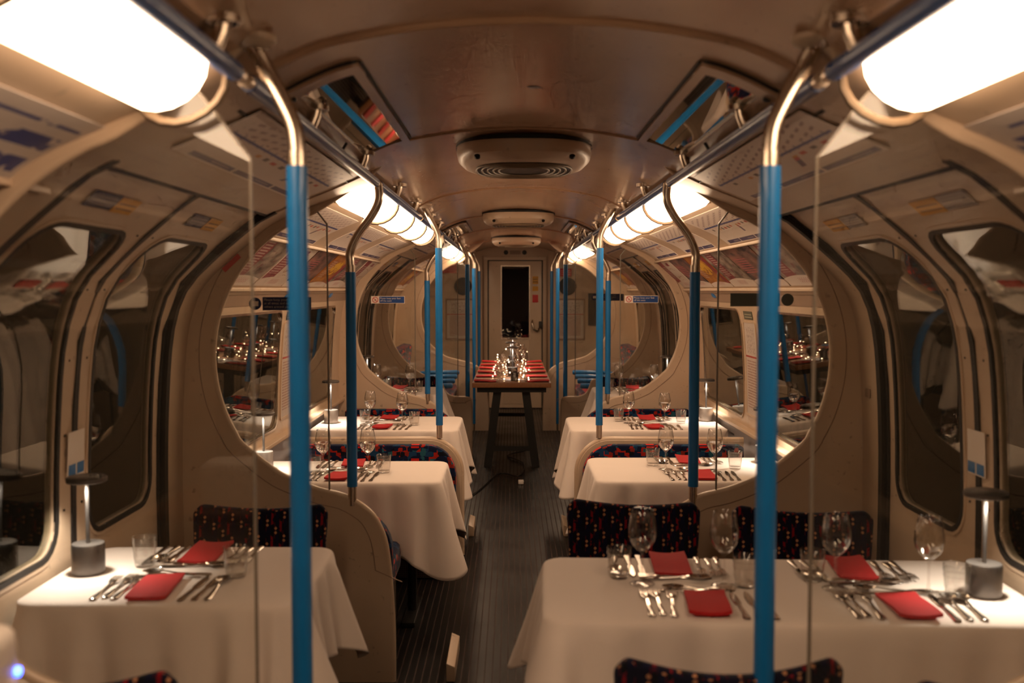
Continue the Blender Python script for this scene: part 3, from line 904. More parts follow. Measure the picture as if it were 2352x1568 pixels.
# ------------------------------------------------------------------ poles and rails
RX, RZ = .565, 1.962
def pole(kind, side, sn, Y, label, zbot=None):
    t = thing('grab_pole', label, 'pole', (0, Y, 0), 0, 'blue grab poles')
    if kind == 'A':
        x = .46; z0 = .735 if zbot is None else zbot; zs = 1.79
        up = [(x, zs - .01), (x, 1.83), (x + .006, 1.87), (x + .030, 1.925), (x + .062, 1.985), (x + .083, 2.025)]
    else:
        x = .67; z0 = .725; zs = 1.62
        up = [(x, zs - .01), (x + .002, 1.66), (x + .0, 1.70), (x - .03, 1.765), (x - .085, 1.84), (x - .112, 1.90), (x - .110, RZ)]
    pts = catmull([(side * px, 0, pz) for px, pz in up], 6)
    r = .0185
    b = B(); b.tube(pts, .0165, 16); b.mk('steel_bend', M['chrome'], t, auto=60)
    b = B(); b.tube([(side * x, 0, z0 + .055), (side * x, 0, zs)], .0205, 16); b.mk('blue_sleeve', M['blue'], t, auto=60)
    b = B(); b.tube([(side * x, 0, z0 - .02), (side * x, 0, z0 + .06)], .017, 16); b.mk('steel_foot', M['chrome'], t, auto=60)
    b = B(); b.tube([(side * x, 0, zs - .004), (side * x, 0, zs + .028)], .0185, 16); b.mk('steel_collar', M['chrome'], t, auto=60)
    if kind == 'A':
        b = B(); b.lathe([(0, .012), (.045, .010), (.045, 0), (.028, -.014), (0, -.016)], 20, (side * (x + .083), 0, 2.03)); b.mk('ceiling_flange', M['cream2'], t, auto=50)
    return t
for side, sn in SIDES:
    pole('A', side, sn, S1, 'bright blue grab pole nearest the camera on the %s' % sn, .70)
    pole('B', side, sn, S2, 'dark blue grab pole on the %s second screen behind the front table' % sn)
    pole('A', side, sn, 5.70, 'blue grab pole on the %s seat divider between the middle tables' % sn, .72)
    pole('B', side, sn, S3, 'blue grab pole on the %s third screen with the feet sign' % sn)
    pole('A', side, sn, S4 + .03, 'dark blue floor-length grab pole beside the %s side of the wooden table' % sn, .02)
    pole('A', side, sn, S5, 'thin blue grab pole of the %s farthest screen' % sn, .02)
    pole('A', side, sn, 12.6, 'last blue grab pole beside the end door on the %s' % sn, .02)
    segs = ((-1.0, 1.20), (1.24, 1.93), (1.97, 3.86), (3.90, 5.68), (5.72, 7.36), (7.40, 9.33), (9.37, 12.6))
    segn = ('in the front bay', 'just before the nearest pole', 'over the front doors', 'over the first middle table', 'over the second middle table', 'over the far doors', 'in the far bay')
    for k, (a, b_) in enumerate(segs):
        t = thing('overhead_handrail', 'blue overhead handrail, shade painted in, on the %s %s' % (sn, segn[k]), 'handrail', (0, 0, 0), 0, 'overhead handrails')
        b = B(); b.tube([(side * RX, a + .03, RZ), (side * RX, b_ - .03, RZ)], .0185, 14); b.mk('rail_sleeve', M['rail_shaded'], t, auto=60)
        for q, (c0, c1) in enumerate(((a, a + .035), (b_ - .035, b_))):
            b = B(); b.tube([(side * RX, c0, RZ), (side * RX, c1, RZ)], .0165, 14); b.mk('rail_end', M['chrome'], t, auto=60)
        if True:
            for yy in ((a + (b_ - a) * .33, a + (b_ - a) * .78) if b_ - a > 1 else (b_ - .17,)):
                b = B(); b.tube([(side * RX, yy, RZ), (side * (RX - .015), yy, 2.0), (side * (RX - .02), yy, 2.03)], .015, 12)
                b.lathe([(0, 0), (.032, 0), (.032, .014), (0, .014)], 16, (side * (RX - .02), yy, 2.012)); b.mk('rail_bracket', M['chrome'], t, auto=50)

# ------------------------------------------------------------------ ceiling things: mirror hatches, fan covers
for side, sn in SIDES:
    for di, (ya, yb) in enumerate(((2.34, 3.52), (7.72, 8.95))):
        t = thing('mirror_hatch', 'ceiling hatch with a narrow mirror above the %s %s doors' % ('front' if di == 0 else 'far', sn), 'hatch', (0, 0, 0), 0, 'ceiling mirror hatches')
        s0, s1 = SX(.60), SX(.40)
        ringpanel('hatch_panel', side, (ya, yb, s0, s1), (ya + .07, yb - .05, SX(.555), SX(.425)), .004, .014, M['ceil'], t, 3, .012)
        patch('mirror_plate', side, ya + .065, yb - .045, SX(.558), SX(.422), .006, M['mirror'], t, 1, 1, .003)
        gasket('hatch_gap', side, (ya, yb, s0, s1), .02, .007, -.002, .008, M['black'], t)
        for yy in (ya + .05, yb - .05):
            c = W(side, yy, SX(.57), .016); b = B(); b.lathe([(0, -.004), (.009, -.004), (.009, .004), (0, .004)], 12, c); b.mk('hatch_screw', M['dark'], t)
        b = B(); b.tube([W(side, ya + .75, SX(.60), .02), W(side, ya + .75, SX(.58), .034), W(side, ya + .75, SX(.56), .02)], .005, 6); b.mk('hatch_latch', M['dark'], t)
for k, yc in enumerate((3.98, 7.38, 10.75)):
    t = thing('fan_cover', 'oval cream ventilation cover on the ceiling, %s of three' % ('nearest', 'middle', 'farthest')[k], 'vent', (.005, yc, 2.115), 0, 'ceiling fan covers')
    n = 48
    def sup(ax_, ay_, z, p=2.6):
        return [(ax_ * math.copysign(abs(math.cos(a)) ** (2 / p), math.cos(a)), ay_ * math.copysign(abs(math.sin(a)) ** (2 / p), math.sin(a)), z) for a in [2 * PI * q / n for q in range(n)]]
    def skin(name, loops, m_, cap=True):
        vs_ = [p for l in loops for p in l]; fs = []
        for j in range(len(loops) - 1):
            for i in range(n): fs.append((j * n + i, j * n + (i + 1) % n, (j + 1) * n + (i + 1) % n, (j + 1) * n + i))
        if cap: fs.append(tuple((len(loops) - 1) * n + i for i in range(n)))
        return ob(name, vs_, fs, m_, t, auto=35)
    skin('rim_gap', [sup(.266, .334, 0), sup(.267, .335, -.014)], M['black'], False)
    skin('cover_shell', [sup(.262, .33, 0), sup(.264, .332, -.034), sup(.258, .326, -.058), sup(.235, .30, -.080), sup(.205, .265, -.090)], M['cream'])
    skin('grille_recess', [sup(.19, .25, -.091), sup(.185, .243, -.0915)], M['dark'])
    for q in range(5):
        e = .187 - q * .022
        b = B(); lp = sup(e, e * 1.29, -.094); b.tube(lp + [lp[0]], .0035, 6, False); b.mk('grille_ring', M['lampjoint'], t)
    for sx in (-1, 1):
        b = B(); b.lathe([(0, -.004), (.011, -.004), (.011, .004), (0, .004)], 12); o = b.mk('cover_screw', M['dark'], t); o.location = (sx * .175, -.285, -.074); o.rotation_euler = (.8, 0, 0)
# scrap of old tape on the ceiling
b = B(); b.slab([(0, 0), (.03, .004), (.045, -.02), (.012, -.024)], 0, .001)
o = b.mk('tape_scrap', M['dustblue']); o.rotation_euler = (PI / 2 - .0, 0, 0); o.location = (.0, 2.84, 2.122); tag(o, 'small grey scrap of tape stuck on the ceiling panel', 'tape')

# ------------------------------------------------------------------ transverse benches and dividers
def cushion(name, w_, d_, h, m, parent, loc, rx=0, r=.035, uvb='box'):
    b = B(); b.box((0, 0, 0), (w_, d_, h)); o = b.mk(name, m, parent, uv=uvb, bevel=r); o.location = loc; o.rotation_euler = (rx, 0, 0); return o
def bench(side, sn, Y, face, label, mB, x0=.36, x1=1.27, dep=.46):
    """face=-1: faces the camera, back at Y; face=+1 faces away"""
    t = thing('transverse_bench', label, 'bench', (side * (x0 + x1) / 2, Y, 0), 0, 'moquette bench seats')
    w_ = x1 - x0
    # back with rounded aisle corner: polygon slab in x,z
    s = side; ai = -s * w_ / 2; wa = s * w_ / 2
    poly = [(wa, .40), (wa, .660), (wa - s * .02, .675)]
    for k in range(9):
        a = (PI / 2) * k / 8; rr = .17
        poly.append((ai + s * rr - s * rr * math.sin(a), .675 - rr + rr * math.cos(a)))
    poly.append((ai, .40))
    b = B(); b.slab(poly, face * .02, face * .085)
    o = b.mk('seat_back', mB, t, uv='box', bevel=.012)
    o = cushion('seat_cushion', w_ - .02, dep, .13, mB, t, (0, face * (.08 + dep / 2), .385), 0, .045)
    b = B(); b.box((0, face * .25, .16), (w_ - .06, .30, .30)); b.mk('riser_box', M['grille'], t, uv='box')
    return t
def divider(side, sn, Y, label):
    t = thing('seat_divider', label, 'divider', (0, Y, 0), 0, 'cream seat dividers')
    s = side; x0, x1 = .335, 1.29
    poly = [(s * x1, .02), (s * x1, .687)]
    for k in range(11):
        a = (PI / 2) * k / 10; rr = .19; poly.append((s * (x0 + rr - rr * math.sin(a)), .692 - rr + rr * math.cos(a)))
    poly.append((s * x0, .02))
    b = B(); b.slab(poly, -.02, .02); b.mk('divider_panel', M['cream'], t, bevel=.006)
    b = B(); pts = [(p[0], 0, p[1]) for p in poly[1:]]; b.tube(pts, .018, 10); b.mk('divider_rail', M['cream'], t, auto=60)
    return t
for side, sn in SIDES:
    x0 = .345
    bench(side, sn, S2 + .02, 1, 'blue and red patterned bench backing onto the %s second screen' % sn, M['moqB'], .52, 1.27, .38)
    bench(side, sn, 5.67, -1, 'blue and red patterned bench facing the camera behind the first middle table, %s' % sn, M['moqB'])
    bench(side, sn, 5.73, 1, 'patterned bench facing away behind the %s seat divider' % sn, M['moqB'], dep=.20)
    bench(side, sn, S3 - .02, -1, 'patterned bench facing the camera below the %s feet sign' % sn, M['moqB'], .47, dep=.46)
    divider(side, sn, 5.70, 'cream divider rail with rounded corner between the %s middle tables' % sn)
    # far bay bench seats along the wall, with blue armrests
    t = thing('long_bench', 'worn patterned bench with blue bar armrests, %s wall of the far bay' % sn, 'bench', (0, 10.12, 0))
    o = cushion('seat_cushion', .52, 1.46, .12, M['moqC'], t, (side * .90, 0, .47), 0, .04)
    o = cushion('seat_back', .12, 1.46, .46, M['moqC'], t, (side * 1.21, 0, .74), 0, .04); o.rotation_euler = (0, side * -.12, 0)
    b = B(); b.box((side * .93, 0, .20), (.50, 1.44, .40)); b.mk('bench_base', M['cream2'], t, bevel=.01)
    b = B(); b.box((side * .62, -.70, .25), (.04, .05, .5)); b.mk('end_post', M['dark'], t, bevel=.004)
    for k in range(4):
        Y = 9.50 + k * .40
        z = .635 + k * .010
        b = B(); b.tube([(side * -.03, 0, 0), (side * -.02, 0, 0), (side * .3, .0, -.006), (side * .52, .0, -.03)], .026, 12, rad=[.016, .026, .026, .024]); a = b.mk('armrest', M['blue'], t, auto=60); a.location = (side * .64, Y - 10.12, z)
        b = B(); b.tube([(side * .40, 0, -.01), (side * .42, 0, -.12)], .012, 8); b.mk('arm_bracket', M['dark'], a)
    # cream kick plates and edge strips on the floor by the aisle
    for k, (xx, yy, l) in enumerate(((.285, 4.05, .36), (.30, 2.95, .3), (.30, 6.35, .3))):
        if side > 0 and k < 2: continue
        b = B(); b.slab([(0, 0), (.035, 0), (.035, .06), (.0, .075)], -l / 2, l / 2)
        o = b.mk('kick_plate', M['cream'], bevel=.004); o.location = (side * xx - .0175, yy, .0); tag(o, 'cream metal edge plate on the dark floor, %s aisle side, %s' % (sn, ('by the first bench', 'beside the front table', 'by the second middle table')[k]), 'floor plate')

# ------------------------------------------------------------------ loose chairs
def make_chair():
    t = thing('dining_chair', '', 'chair')
    # back: concave top edge, gently curved in plan. faces -y (sitter looks towards -y), back panel at y=0
    w_, n, h0, h1 = .47, 18, .40, .815
    vs_ = []; fs = []; rows = 10
    for lay in (0, 1):
        for j in range(rows + 1):
            for i in range(n + 1):
                u = i / n * 2 - 1
                topz = h1 - .032 * (1 - abs(u) ** 2.0) - (.035 * max(0, (abs(u) - .86) / .14) ** 2)
                v = j / rows
                z = h0 + (topz - h0) * v
                wid = w_ / 2 * (.90 + .10 * v)
                x = u * wid
                y = .0 - .045 * (u * u) + .05 * v
                th = .045 * (1 - .25 * abs(u) ** 4) * (1 - .35 * max(0, (v - .85) / .15))
                vs_.append((x, y + (-th / 2 if lay == 0 else th / 2), z))
    N = (rows + 1) * (n + 1)
    for lay in (0, 1):
        for j in range(rows):
            for i in range(n): a = lay * N + j * (n + 1) + i; fs.append((a, a + 1, a + n + 2, a + n + 1))
    rim = [i for i in range(n + 1)] + [j * (n + 1) + n for j in range(1, rows + 1)] + [rows * (n + 1) + i for i in range(n - 1, -1, -1)] + [j * (n + 1) for j in range(rows - 1, 0, -1)]
    for a, b_ in zip(rim, rim[1:] + rim[:1]): fs.append((a, b_, b_ + N, a + N))
    o = ob('backrest', vs_, fs, M['moqA'], t, uv='box', auto=70)
    md = o.modifiers.new('bev', 'BEVEL'); md.width = .012; md.segments = 3
    cushion('seat', .45, .42, .09, M['moqA'], t, (0, -.24, .445), 0, .03)
    for sx in (-1, 1):
        for sy in (-.40, .02):
            b = B(); b.tube([(sx * .19, sy, .41), (sx * .20, sy + (.02 if sy > 0 else -.01), 0)], .012, 10); b.mk('leg', M['dark'], t, auto=60)
    b = B(); b.box((0, -.2, .395), (.40, .42, .02)); b.mk('seat_frame', M['dark'], t)
    return t
chair0 = make_chair()
CH = [(.385, 3.48, math.radians(-8) , 'patterned chair behind the front right table, nearest the aisle'),
      (.945, 3.36, math.radians(-12), 'patterned chair behind the front right table, on the wall side'),
      (-.915, 3.42, 0, 'patterned chair on the far side of the front left table'),
      (.400, 2.00, PI, 'chair with its curved back to the camera at the front right table'),
      (.955, 1.88, PI, 'chair cut off by the bottom right corner of the picture'),
      (-.935, 1.93, PI, 'chair cut off at the bottom left in front of the left table'),
      (-.93, 8.62, 0, 'small patterned chair behind the far left doorway table'),
      (.93, 8.62, 0, 'small patterned chair behind the far right doorway table')]
for k, (x, y, rz, lab) in enumerate(CH):
    o = chair0 if k == 0 else copy_tree(chair0)
    o.location = (x, y, 0); o.rotation_euler = (0, 0, rz); o['label'] = lab; o['group'] = 'loose dining chairs'

# ------------------------------------------------------------------ tables with cloths
def cloth(name, x0, x1, y0, y1, z, L, corner, label, wallside, seed, rz=0):
    """x0..x1,y0..y1 table top; drape on all but the wall side"""
    rnd = random.Random(seed)
    r = .055
    w_, d_ = (x1 - x0) / 2, (y1 - y0) / 2
    per = []
    # perimeter (counter clockwise) with dense sampling
    def arc(cx, cy_, a0):
        return [((cx + r * math.cos(a0 + k * PI / 2 / 14)), cy_ + r * math.sin(a0 + k * PI / 2 / 14), math.cos(a0 + k * PI / 2 / 14), math.sin(a0 + k * PI / 2 / 14), k / 14) for k in range(15)]
    def line(ax_, ay_, bx, by_, nx, ny, n):
        return [(ax_ + (bx - ax_) * k / n, ay_ + (by_ - ay_) * k / n, nx, ny, None) for k in range(1, n)]
    per += arc(w_ - r, -d_ + r, -PI / 2); per += line(w_, -d_ + r, w_, d_ - r, 1, 0, 22)
    per += arc(w_ - r, d_ - r, 0); per += line(w_ - r, d_, -w_ + r, d_, 0, 1, 34)
    per += arc(-w_ + r, d_ - r, PI / 2); per += line(-w_, d_ - r, -w_, -d_ + r, -1, 0, 22)
    per += arc(-w_ + r, -d_ + r, PI); per += line(-w_ + r, -d_, w_ - r, -d_, 0, -1, 34)
    n = len(per); rows = 14
    ph = [rnd.uniform(0, 6.28) for _ in range(4)]
    vs_ = []; acc = 0; last = None
    ss = []
    for p in per:
        if last: acc += math.hypot(p[0] - last[0], p[1] - last[1])
        last = p; ss.append(acc)
    # corner weight
    cw = []
    for p in per:
        dc = min(math.hypot(abs(p[0]) - w_, abs(p[1]) - d_), 1)
        cw.append(math.exp(-(dc / .10) ** 2))
    rings = [(1.0, 0.0)]
    def wall_fac(p):
        """no drop against the wall"""
        k = (p[0] / w_) * wallside
        return 0.05 if k > .985 else (1 if k < .93 else 1 - .95 * (k - .93) / .055)
    for j in range(rows + 1):
        t = j / rows
        for i, p in enumerate(per):
            wf = wall_fac(p)
            ln = (L + corner * cw[i] + .012 * math.sin(ss[i] * 7 + ph[0])) * wf
            drop = ln * max(0, t - .0)
            fold = (math.sin(ss[i] * 46 + ph[1]) * .019 + math.sin(ss[i] * 17 + ph[2]) * .010 + math.sin(ss[i] * 83 + ph[3]) * .005)
            # fold strength grows near the corners
            fw = (.22 + 1.7 * math.exp(-((min(math.hypot(abs(p[0]) - w_, abs(p[1]) - d_), 1)) / .26) ** 2))
            off = (.008 + .10 * t ** 1.2 * (.25 + .9 * cw[i])) * wf + fold * fw * (t ** .8) * wf
            if j == 0: off = 0; drop = 0
            elif j == 1: drop *= .55; off = .006
            vs_.append((p[0] + p[2] * off, p[1] + p[3] * off, z - drop))
    fs = []
    for j in range(rows):
        for i in range(n):
            a = j * n + i; b_ = j * n + (i + 1) % n; fs.append((a, b_, b_ + n, a + n))
    # top surface: concentric rings
    kk = len(vs_)
    prev = 0
    for q, sc in enumerate((.97, .75, .45, .15)):
        base = len(vs_)
        for p in per:
            x_, y_ = p[0] * sc if sc < .97 else p[0] - p[2] * .012, p[1] * sc if sc < .97 else p[1] - p[3] * .012
            vs_.append((x_, y_, z + .003 + .0012 * math.sin(y_ * 23 + ph[0]) * (1 if abs(y_) < .06 else .3)))
        for i in range(n): fs.append((prev + i, prev + (i + 1) % n, base + (i + 1) % n, base + i))
        prev = base
    fs.append(tuple(prev + i for i in range(n)))
    o = ob(name, vs_, fs, M['cloth'], smooth=True)
    md = o.modifiers.new('sub', 'SUBSURF'); md.levels = 1; md.render_levels = 1
    md = o.modifiers.new('thick', 'SOLIDIFY'); md.thickness = .0015; md.offset = 1
    o.location = ((x0 + x1) / 2, (y0 + y1) / 2, 0); o.rotation_euler = (0, 0, rz)
    return tag(o, label, 'tablecloth', 'white tablecloths')
def table(x0, x1, y0, y1, z, label, rz=0):
    t = thing('dining_table', label, 'table', ((x0 + x1) / 2, (y0 + y1) / 2, 0), rz, 'dining tables under cloths')
    w_, d_ = x1 - x0 - .07, y1 - y0 - .07
    b = B(); b.box((0, 0, z - .016), (w_, d_, .024)); b.mk('tabletop', M['wood'], t, bevel=.004)
    for sx in (-1, 1):
        b = B(); b.tube([(sx * (w_ / 2 - .12), 0, z - .03), (sx * (w_ / 2 - .12), 0, .02)], .022, 10); b.mk('leg', M['dark'], t, auto=60)
        b = B(); b.box((sx * (w_ / 2 - .12), 0, .012), (.06, d_ * .8, .022)); b.mk('foot', M['dark'], t, bevel=.004)
    return t
ZT0, ZT1 = .747, .687
TABLES = {  # key: x0,x1,y0,y1,z,L,corner,wallside, words, rz
    'T0L': (-1.32, -.595, 2.50, 3.075, ZT0, .26, .09, -1, 'front left table', 0),
    'T0R': (.045, 1.30, 2.355, 2.935, ZT0, .26, .09, 1, 'front right table', math.radians(-2)),
    'T1L': (-1.285, -.365, 4.42, 4.985, ZT1, .31, .11, -1, 'first middle table on the left', 0),
    'T1R': (.345, 1.29, 4.44, 5.09, ZT1, .31, .11, 1, 'first middle table on the right', 0),
    'T2L': (-1.29, -.38, 6.08, 6.76, ZT1, .31, .11, -1, 'second middle table on the left', 0),
    'T2R': (.325, 1.29, 6.08, 6.74, ZT1, .31, .11, 1, 'second middle table on the right', 0),
    'T3L': (-1.30, -.61, 7.62, 8.23, ZT0, .26, .09, -1, 'far left doorway table', 0),
    'T3R': (.62, 1.30, 7.62, 8.23, ZT0, .26, .09, 1, 'far right doorway table', 0)}
for q, (k, v) in enumerate(TABLES.items()):
    x0, x1, y0, y1, z, L, c, ws, wd, rz = v
    table(x0, x1, y0, y1, z, 'plain pedestal table hidden under the cloth of the ' + wd, rz)
    cloth('tablecloth', x0, x1, y0, y1, z, L, c, 'white tablecloth draped over the ' + wd, ws, 11 + q, rz)

# ------------------------------------------------------------------ tableware masters
def flat(outline_pts, zf, th, name, m, parent=None):
    """symmetric cutlery: outline [(y, halfwidth)], zf(y) height curve"""
    vs_ = []; fs = []
    for y, hw in outline_pts:
        z = zf(y)
        vs_ += [(-hw, y, z), (hw, y, z), (hw * .8, y, z + th), (-hw * .8, y, z + th)]
    for i in range(len(outline_pts) - 1):
        for k in range(4): fs.append((i * 4 + k, i * 4 + (k + 1) % 4, (i + 1) * 4 + (k + 1) % 4, (i + 1) * 4 + k))
    fs += [(0, 1, 2, 3), tuple(len(vs_) - 4 + k for k in range(4))]
    return vs_, fs
def handle(L0, L1, w0=.0045, w1=.010):
    return [(L0 + (L1 - L0) * t, hw) for t, hw in ((0, w1 * .55), (.03, w1 * .9), (.12, w1), (.35, w1 * .72), (.7, w0), (1, w0 * .8))]
def mk_fork():
    b = B(); zf = lambda y: .002 + .010 * max(0, (y - .10) / .10) * (1 - max(0, (y - .15) / .09)) 
    v, f = flat(handle(0, .125) + [(.135, .006), (.148, .0115), (.155, .0125), (.160, .0125)], zf, .002, '', None); b.add(v, f)
    for k in range(4):
        x = -.0108 + k * .0072
        vs_ = []; ys = (.158, .175, .19, .203)
        for y in ys:
            hw = .0019 if y < .2 else .0009; z = zf(y); vs_ += [(x - hw, y, z), (x + hw, y, z), (x + hw, y, z + .002), (x - hw, y, z + .002)]
        fs = [(i * 4 + q, i * 4 + (q + 1) % 4, (i + 1) * 4 + (q + 1) % 4, (i + 1) * 4 + q) for i in range(3) for q in range(4)] + [(0, 1, 2, 3), (12, 13, 14, 15)]
        b.add(vs_, fs)
    return b.mk('fork', M['silver'], auto=50)
def mk_knife():
    v, f = flat(handle(0, .10, .006, .0095) + [(.105, .005), (.12, .0095), (.16, .0105), (.195, .009), (.212, .005), (.218, .001)], lambda y: .001, .0028, '', None)
    return B().add(v, f).mk('knife', M['silver'], auto=50)
def mk_spoon():
    b = B(); zf = lambda y: .002 + .008 * max(0, (y - .08) / .05) * (1 if y < .13 else 1)
    v, f = flat(handle(0, .135), zf, .002, '', None); b.add(v, f)
    vs_ = []; fs = []; n = 16; m_ = 5
    for j in range(m_ + 1):
        r = j / m_
        for i in range(n):
            a = 2 * PI * i / n; vs_.append((.020 * r * math.cos(a), .163 + .031 * r * math.sin(a), .003 + .009 * r * r))
    for j in range(m_):
        for i in range(n): fs.append((j * n + i, j * n + (i + 1) % n, (j + 1) * n + (i + 1) % n, (j + 1) * n + i))
    b.add(vs_, fs)
    return b.mk('spoon', M['silver'], auto=60)
def mk_napkin(seed):
    rnd = random.Random(seed); w_, l = .105, .20; n, m_ = 10, 16; vs_ = []
    a0 = rnd.uniform(-1, 1)
    for lay in (0, 1):
        for j in range(m_ + 1):
            for i in range(n + 1):
                u, v = i / n - .5, j / m_
                zc = .004 * math.sin(v * 3 + a0) + .006 * (u * 2) ** 2 * (1 - v) + .010 * max(0, v - .8) * 5 * (u + .5) * .6
                vs_.append((u * w_ + a0 * .01 * v, v * l, .002 + max(0, zc) + (.0085 * (1 - .3 * v) if lay else 0)))
    N = (n + 1) * (m_ + 1); fs = []
    for lay in (0, 1):
        for j in range(m_):
            for i in range(n): a = lay * N + j * (n + 1) + i; fs.append((a, a + 1, a + n + 2, a + n + 1))
    rim = [i for i in range(n + 1)] + [j * (n + 1) + n for j in range(1, m_ + 1)] + [m_ * (n + 1) + i for i in range(n - 1, -1, -1)] + [j * (n + 1) for j in range(m_ - 1, 0, -1)]
    for a, b_ in zip(rim, rim[1:] + rim[:1]): fs.append((a, b_, b_ + N, a + N))
    return ob('napkin', vs_, fs, M['red'], auto=60)
WG = [(0, .004), (.030, .0025), (.034, .0015), (.0345, .003), (.028, .0045), (.010, .008), (.0045, .014), (.0036, .03), (.0035, .075), (.005, .086), (.014, .094), (.026, .106), (.035, .122), (.0385, .140), (.0375, .160), (.033, .185), (.029, .205), (.0285, .2055)]
def mk_wine(water):
    t = thing('wine_glass', '', 'wine glass')
    inner = [(.0275, .205), (.0318, .185), (.0363, .160), (.0373, .140), (.0338, .1225), (.0245, .107), (.012, .0965), (0, .0925)]
    b = B(); b.lathe(WG + inner, 28); b.mk('glass_body', M['wine'], t, smooth=True)
    if water:
        b = B(); b.lathe([(0, .0935), (.0115, .0973), (.024, .1078), (.0332, .1232), (.0368, .140), (.0368, .143), (0, .143)], 28); b.mk('water', M['water'], t, auto=60)
    return t
def mk_tumbler():
    t = thing('tumbler', '', 'glass')
    out = [(0, 0), (.025, 0), (.0275, .004), (.031, .03), (.0345, .085), (.0338, .086), (.0325, .085), (.0292, .03), (.0265, .012), (0, .010)]
    b = B(); b.lathe(out, 28); b.mk('glass_body', M['tumbler'], t, auto=70)
    for z, r in ((.055, .0334), (.07, .0343)):
        b = B(); pts = [(r * math.cos(2 * PI * k / 28), r * math.sin(2 * PI * k / 28), z) for k in range(29)]; b.tube(pts, .0007, 5, False); b.mk('etched_ring', M['tumbler'], t, smooth=True)
    return t
wm, wnt, wb = new_mat('water')
wb.inputs['Base Color'].default_value = (1, .97, .95, 1); wb.inputs['Transmission Weight'].default_value = 1; wb.inputs['IOR'].default_value = 1.33; wb.inputs['Roughness'].default_value = .0
M['water'] = wm
def mk_lamp(pale):
    t = thing('table_lamp', '', 'lamp')
    m_ = M['tlamp_pale'] if pale else M['tlamp']
    b = B(); b.lathe([(0, .001), (.042, .001), (.045, .004), (.045, .082), (.043, .086), (0, .086)], 32); b.mk('base', m_, t, auto=40)
    b = B(); b.tube([(0, 0, .085), (0, 0, .262)], .0055, 12); b.mk('stem', M['tlamp'], t, auto=60)
    b = B(); b.lathe([(0, .276), (.050, .276), (.055, .272), (.055, .262), (.052, .260), (.016, .260)], 32); b.mk('shade', M['tlamp'], t, auto=40)
    b = B(); b.lathe([(0.006, .2595), (.016, .2595), (.016, .2585), (.007, .2585)], 24); b.mk('light_ring', M['tlamp_glow'], t)
    ld = D.lights.new('lamp_light', 'SPOT'); ld.energy = TL_POWER; ld.color = (1, .88, .74); ld.spot_size = math.radians(125); ld.spot_blend = .5; ld.shadow_soft_size = .02
    lo = D.objects.new('lamp_light', ld); COL.objects.link(lo); lo.parent = t; lo.location = (0, -.018, .252)
    return t
fork0, knife0, spoon0 = mk_fork(), mk_knife(), mk_spoon()
naps = [mk_napkin(i) for i in range(3)]
wineE, wineW, tumb0 = mk_wine(False), mk_wine(True), mk_tumbler()
used = set()
def inst(src, x, y, z, rz, label, group, cat):
    if src.name in used: o = copy_tree(src)
    else: o = src; used.add(src.name)
    o.location = (x, y, z); o.rotation_euler = (0, 0, rz)
    o['label'] = label; o['category'] = cat; o['group'] = group
    return o
JR = random.Random(5)
def setting(tk, cx, edge, face, place, wine=True, water=False, jit=1, items=None):
    """face=+1 diner sits on the near side looking away; -1 opposite. edge = table edge y"""
    z = TABLES[tk][4] + .0055; wd = TABLES[tk][8]
    rz = 0 if face > 0 else PI
    tr = TABLES[tk][9]; tcx = (TABLES[tk][0] + TABLES[tk][1]) / 2; tcy = (TABLES[tk][2] + TABLES[tk][3]) / 2
    def put(src, lx, ly, a, lab, grp, cat, dz=0):
        lx += JR.uniform(-.003, .003); ly += JR.uniform(-.004, .004)
        x, y = cx + face * lx, edge + face * ly
        dx, dy = x - tcx, y - tcy
        x2 = tcx + dx * math.cos(tr) - dy * math.sin(tr); y2 = tcy + dx * math.sin(tr) + dy * math.cos(tr)
        return inst(src, x2, y2, z + dz, rz + a + tr, lab, grp, cat)
    at_ = '%s place, %s' % (place, wd)
    put(JR.choice(naps), 0, .018, JR.uniform(-.06, .06), 'red folded napkin on the ' + at_, 'red napkins', 'napkin')
    for k, (nm, x) in enumerate((('outer', -.142), ('middle', -.115), ('inner', -.086))):
        put(fork0, x, .022 + (.012 if k == 1 else 0), JR.uniform(-.08, .03), '%s fork, %s' % (nm, at_), 'steel forks', 'fork')
    put(knife0, .088, .015, JR.uniform(-.08, .02), 'steel knife nearest the napkin, ' + at_, 'steel knives', 'knife')
    put(knife0 if JR.random() < .6 else spoon0, .122, .015, JR.uniform(-.08, .02), 'middle of the right-hand cutlery, ' + at_, 'steel knives', 'cutlery')
    put(spoon0 if JR.random() < .5 else knife0, .156, .015, JR.uniform(-.08, .02), 'outermost right-hand cutlery, ' + at_, 'steel spoons', 'cutlery')
    put(spoon0, .10, .262 if tk[1] != '0' else .250, PI / 2 + JR.uniform(-.06, .06), 'dessert spoon above the napkin, ' + at_, 'dessert cutlery', 'spoon')
    put(fork0, -.10, .240 if tk[1] != '0' else .232, -PI / 2 + JR.uniform(-.06, .06), 'dessert fork above the napkin, ' + at_, 'dessert cutlery', 'fork')
    gx, gy, tx, ty = items if items else (.10, .255, .185, .235)
    if wine: put(wineW if water else wineE, gx, gy, 0, ('half-filled' if water else 'empty') + ' wine glass, ' + at_, 'stemmed wine glasses', 'wine glass')
    put(tumb0, tx, ty, 0, 'clear tumbler, ' + at_, 'clear tumblers', 'glass')
setting('T0R', .452, 2.36, 1, 'near aisle-side', items=(.075, .285, .137, .285))
setting('T0R', .955, 2.36, 1, 'near wall-side', items=(.10, .24, .165, .22))
setting('T0R', .410, 2.955, -1, 'far aisle-side', items=(.10, .30, .155, .24))
setting('T0R', .922, 2.925, -1, 'far wall-side', items=(.10, .30, .140, .22))
setting('T0L', -.985, 2.505, 1, 'near', wine=False, items=(0, 0, .175, .235))
setting('T0L', -.960, 3.085, -1, 'far', wine=False, items=(0, 0, .145, .24))
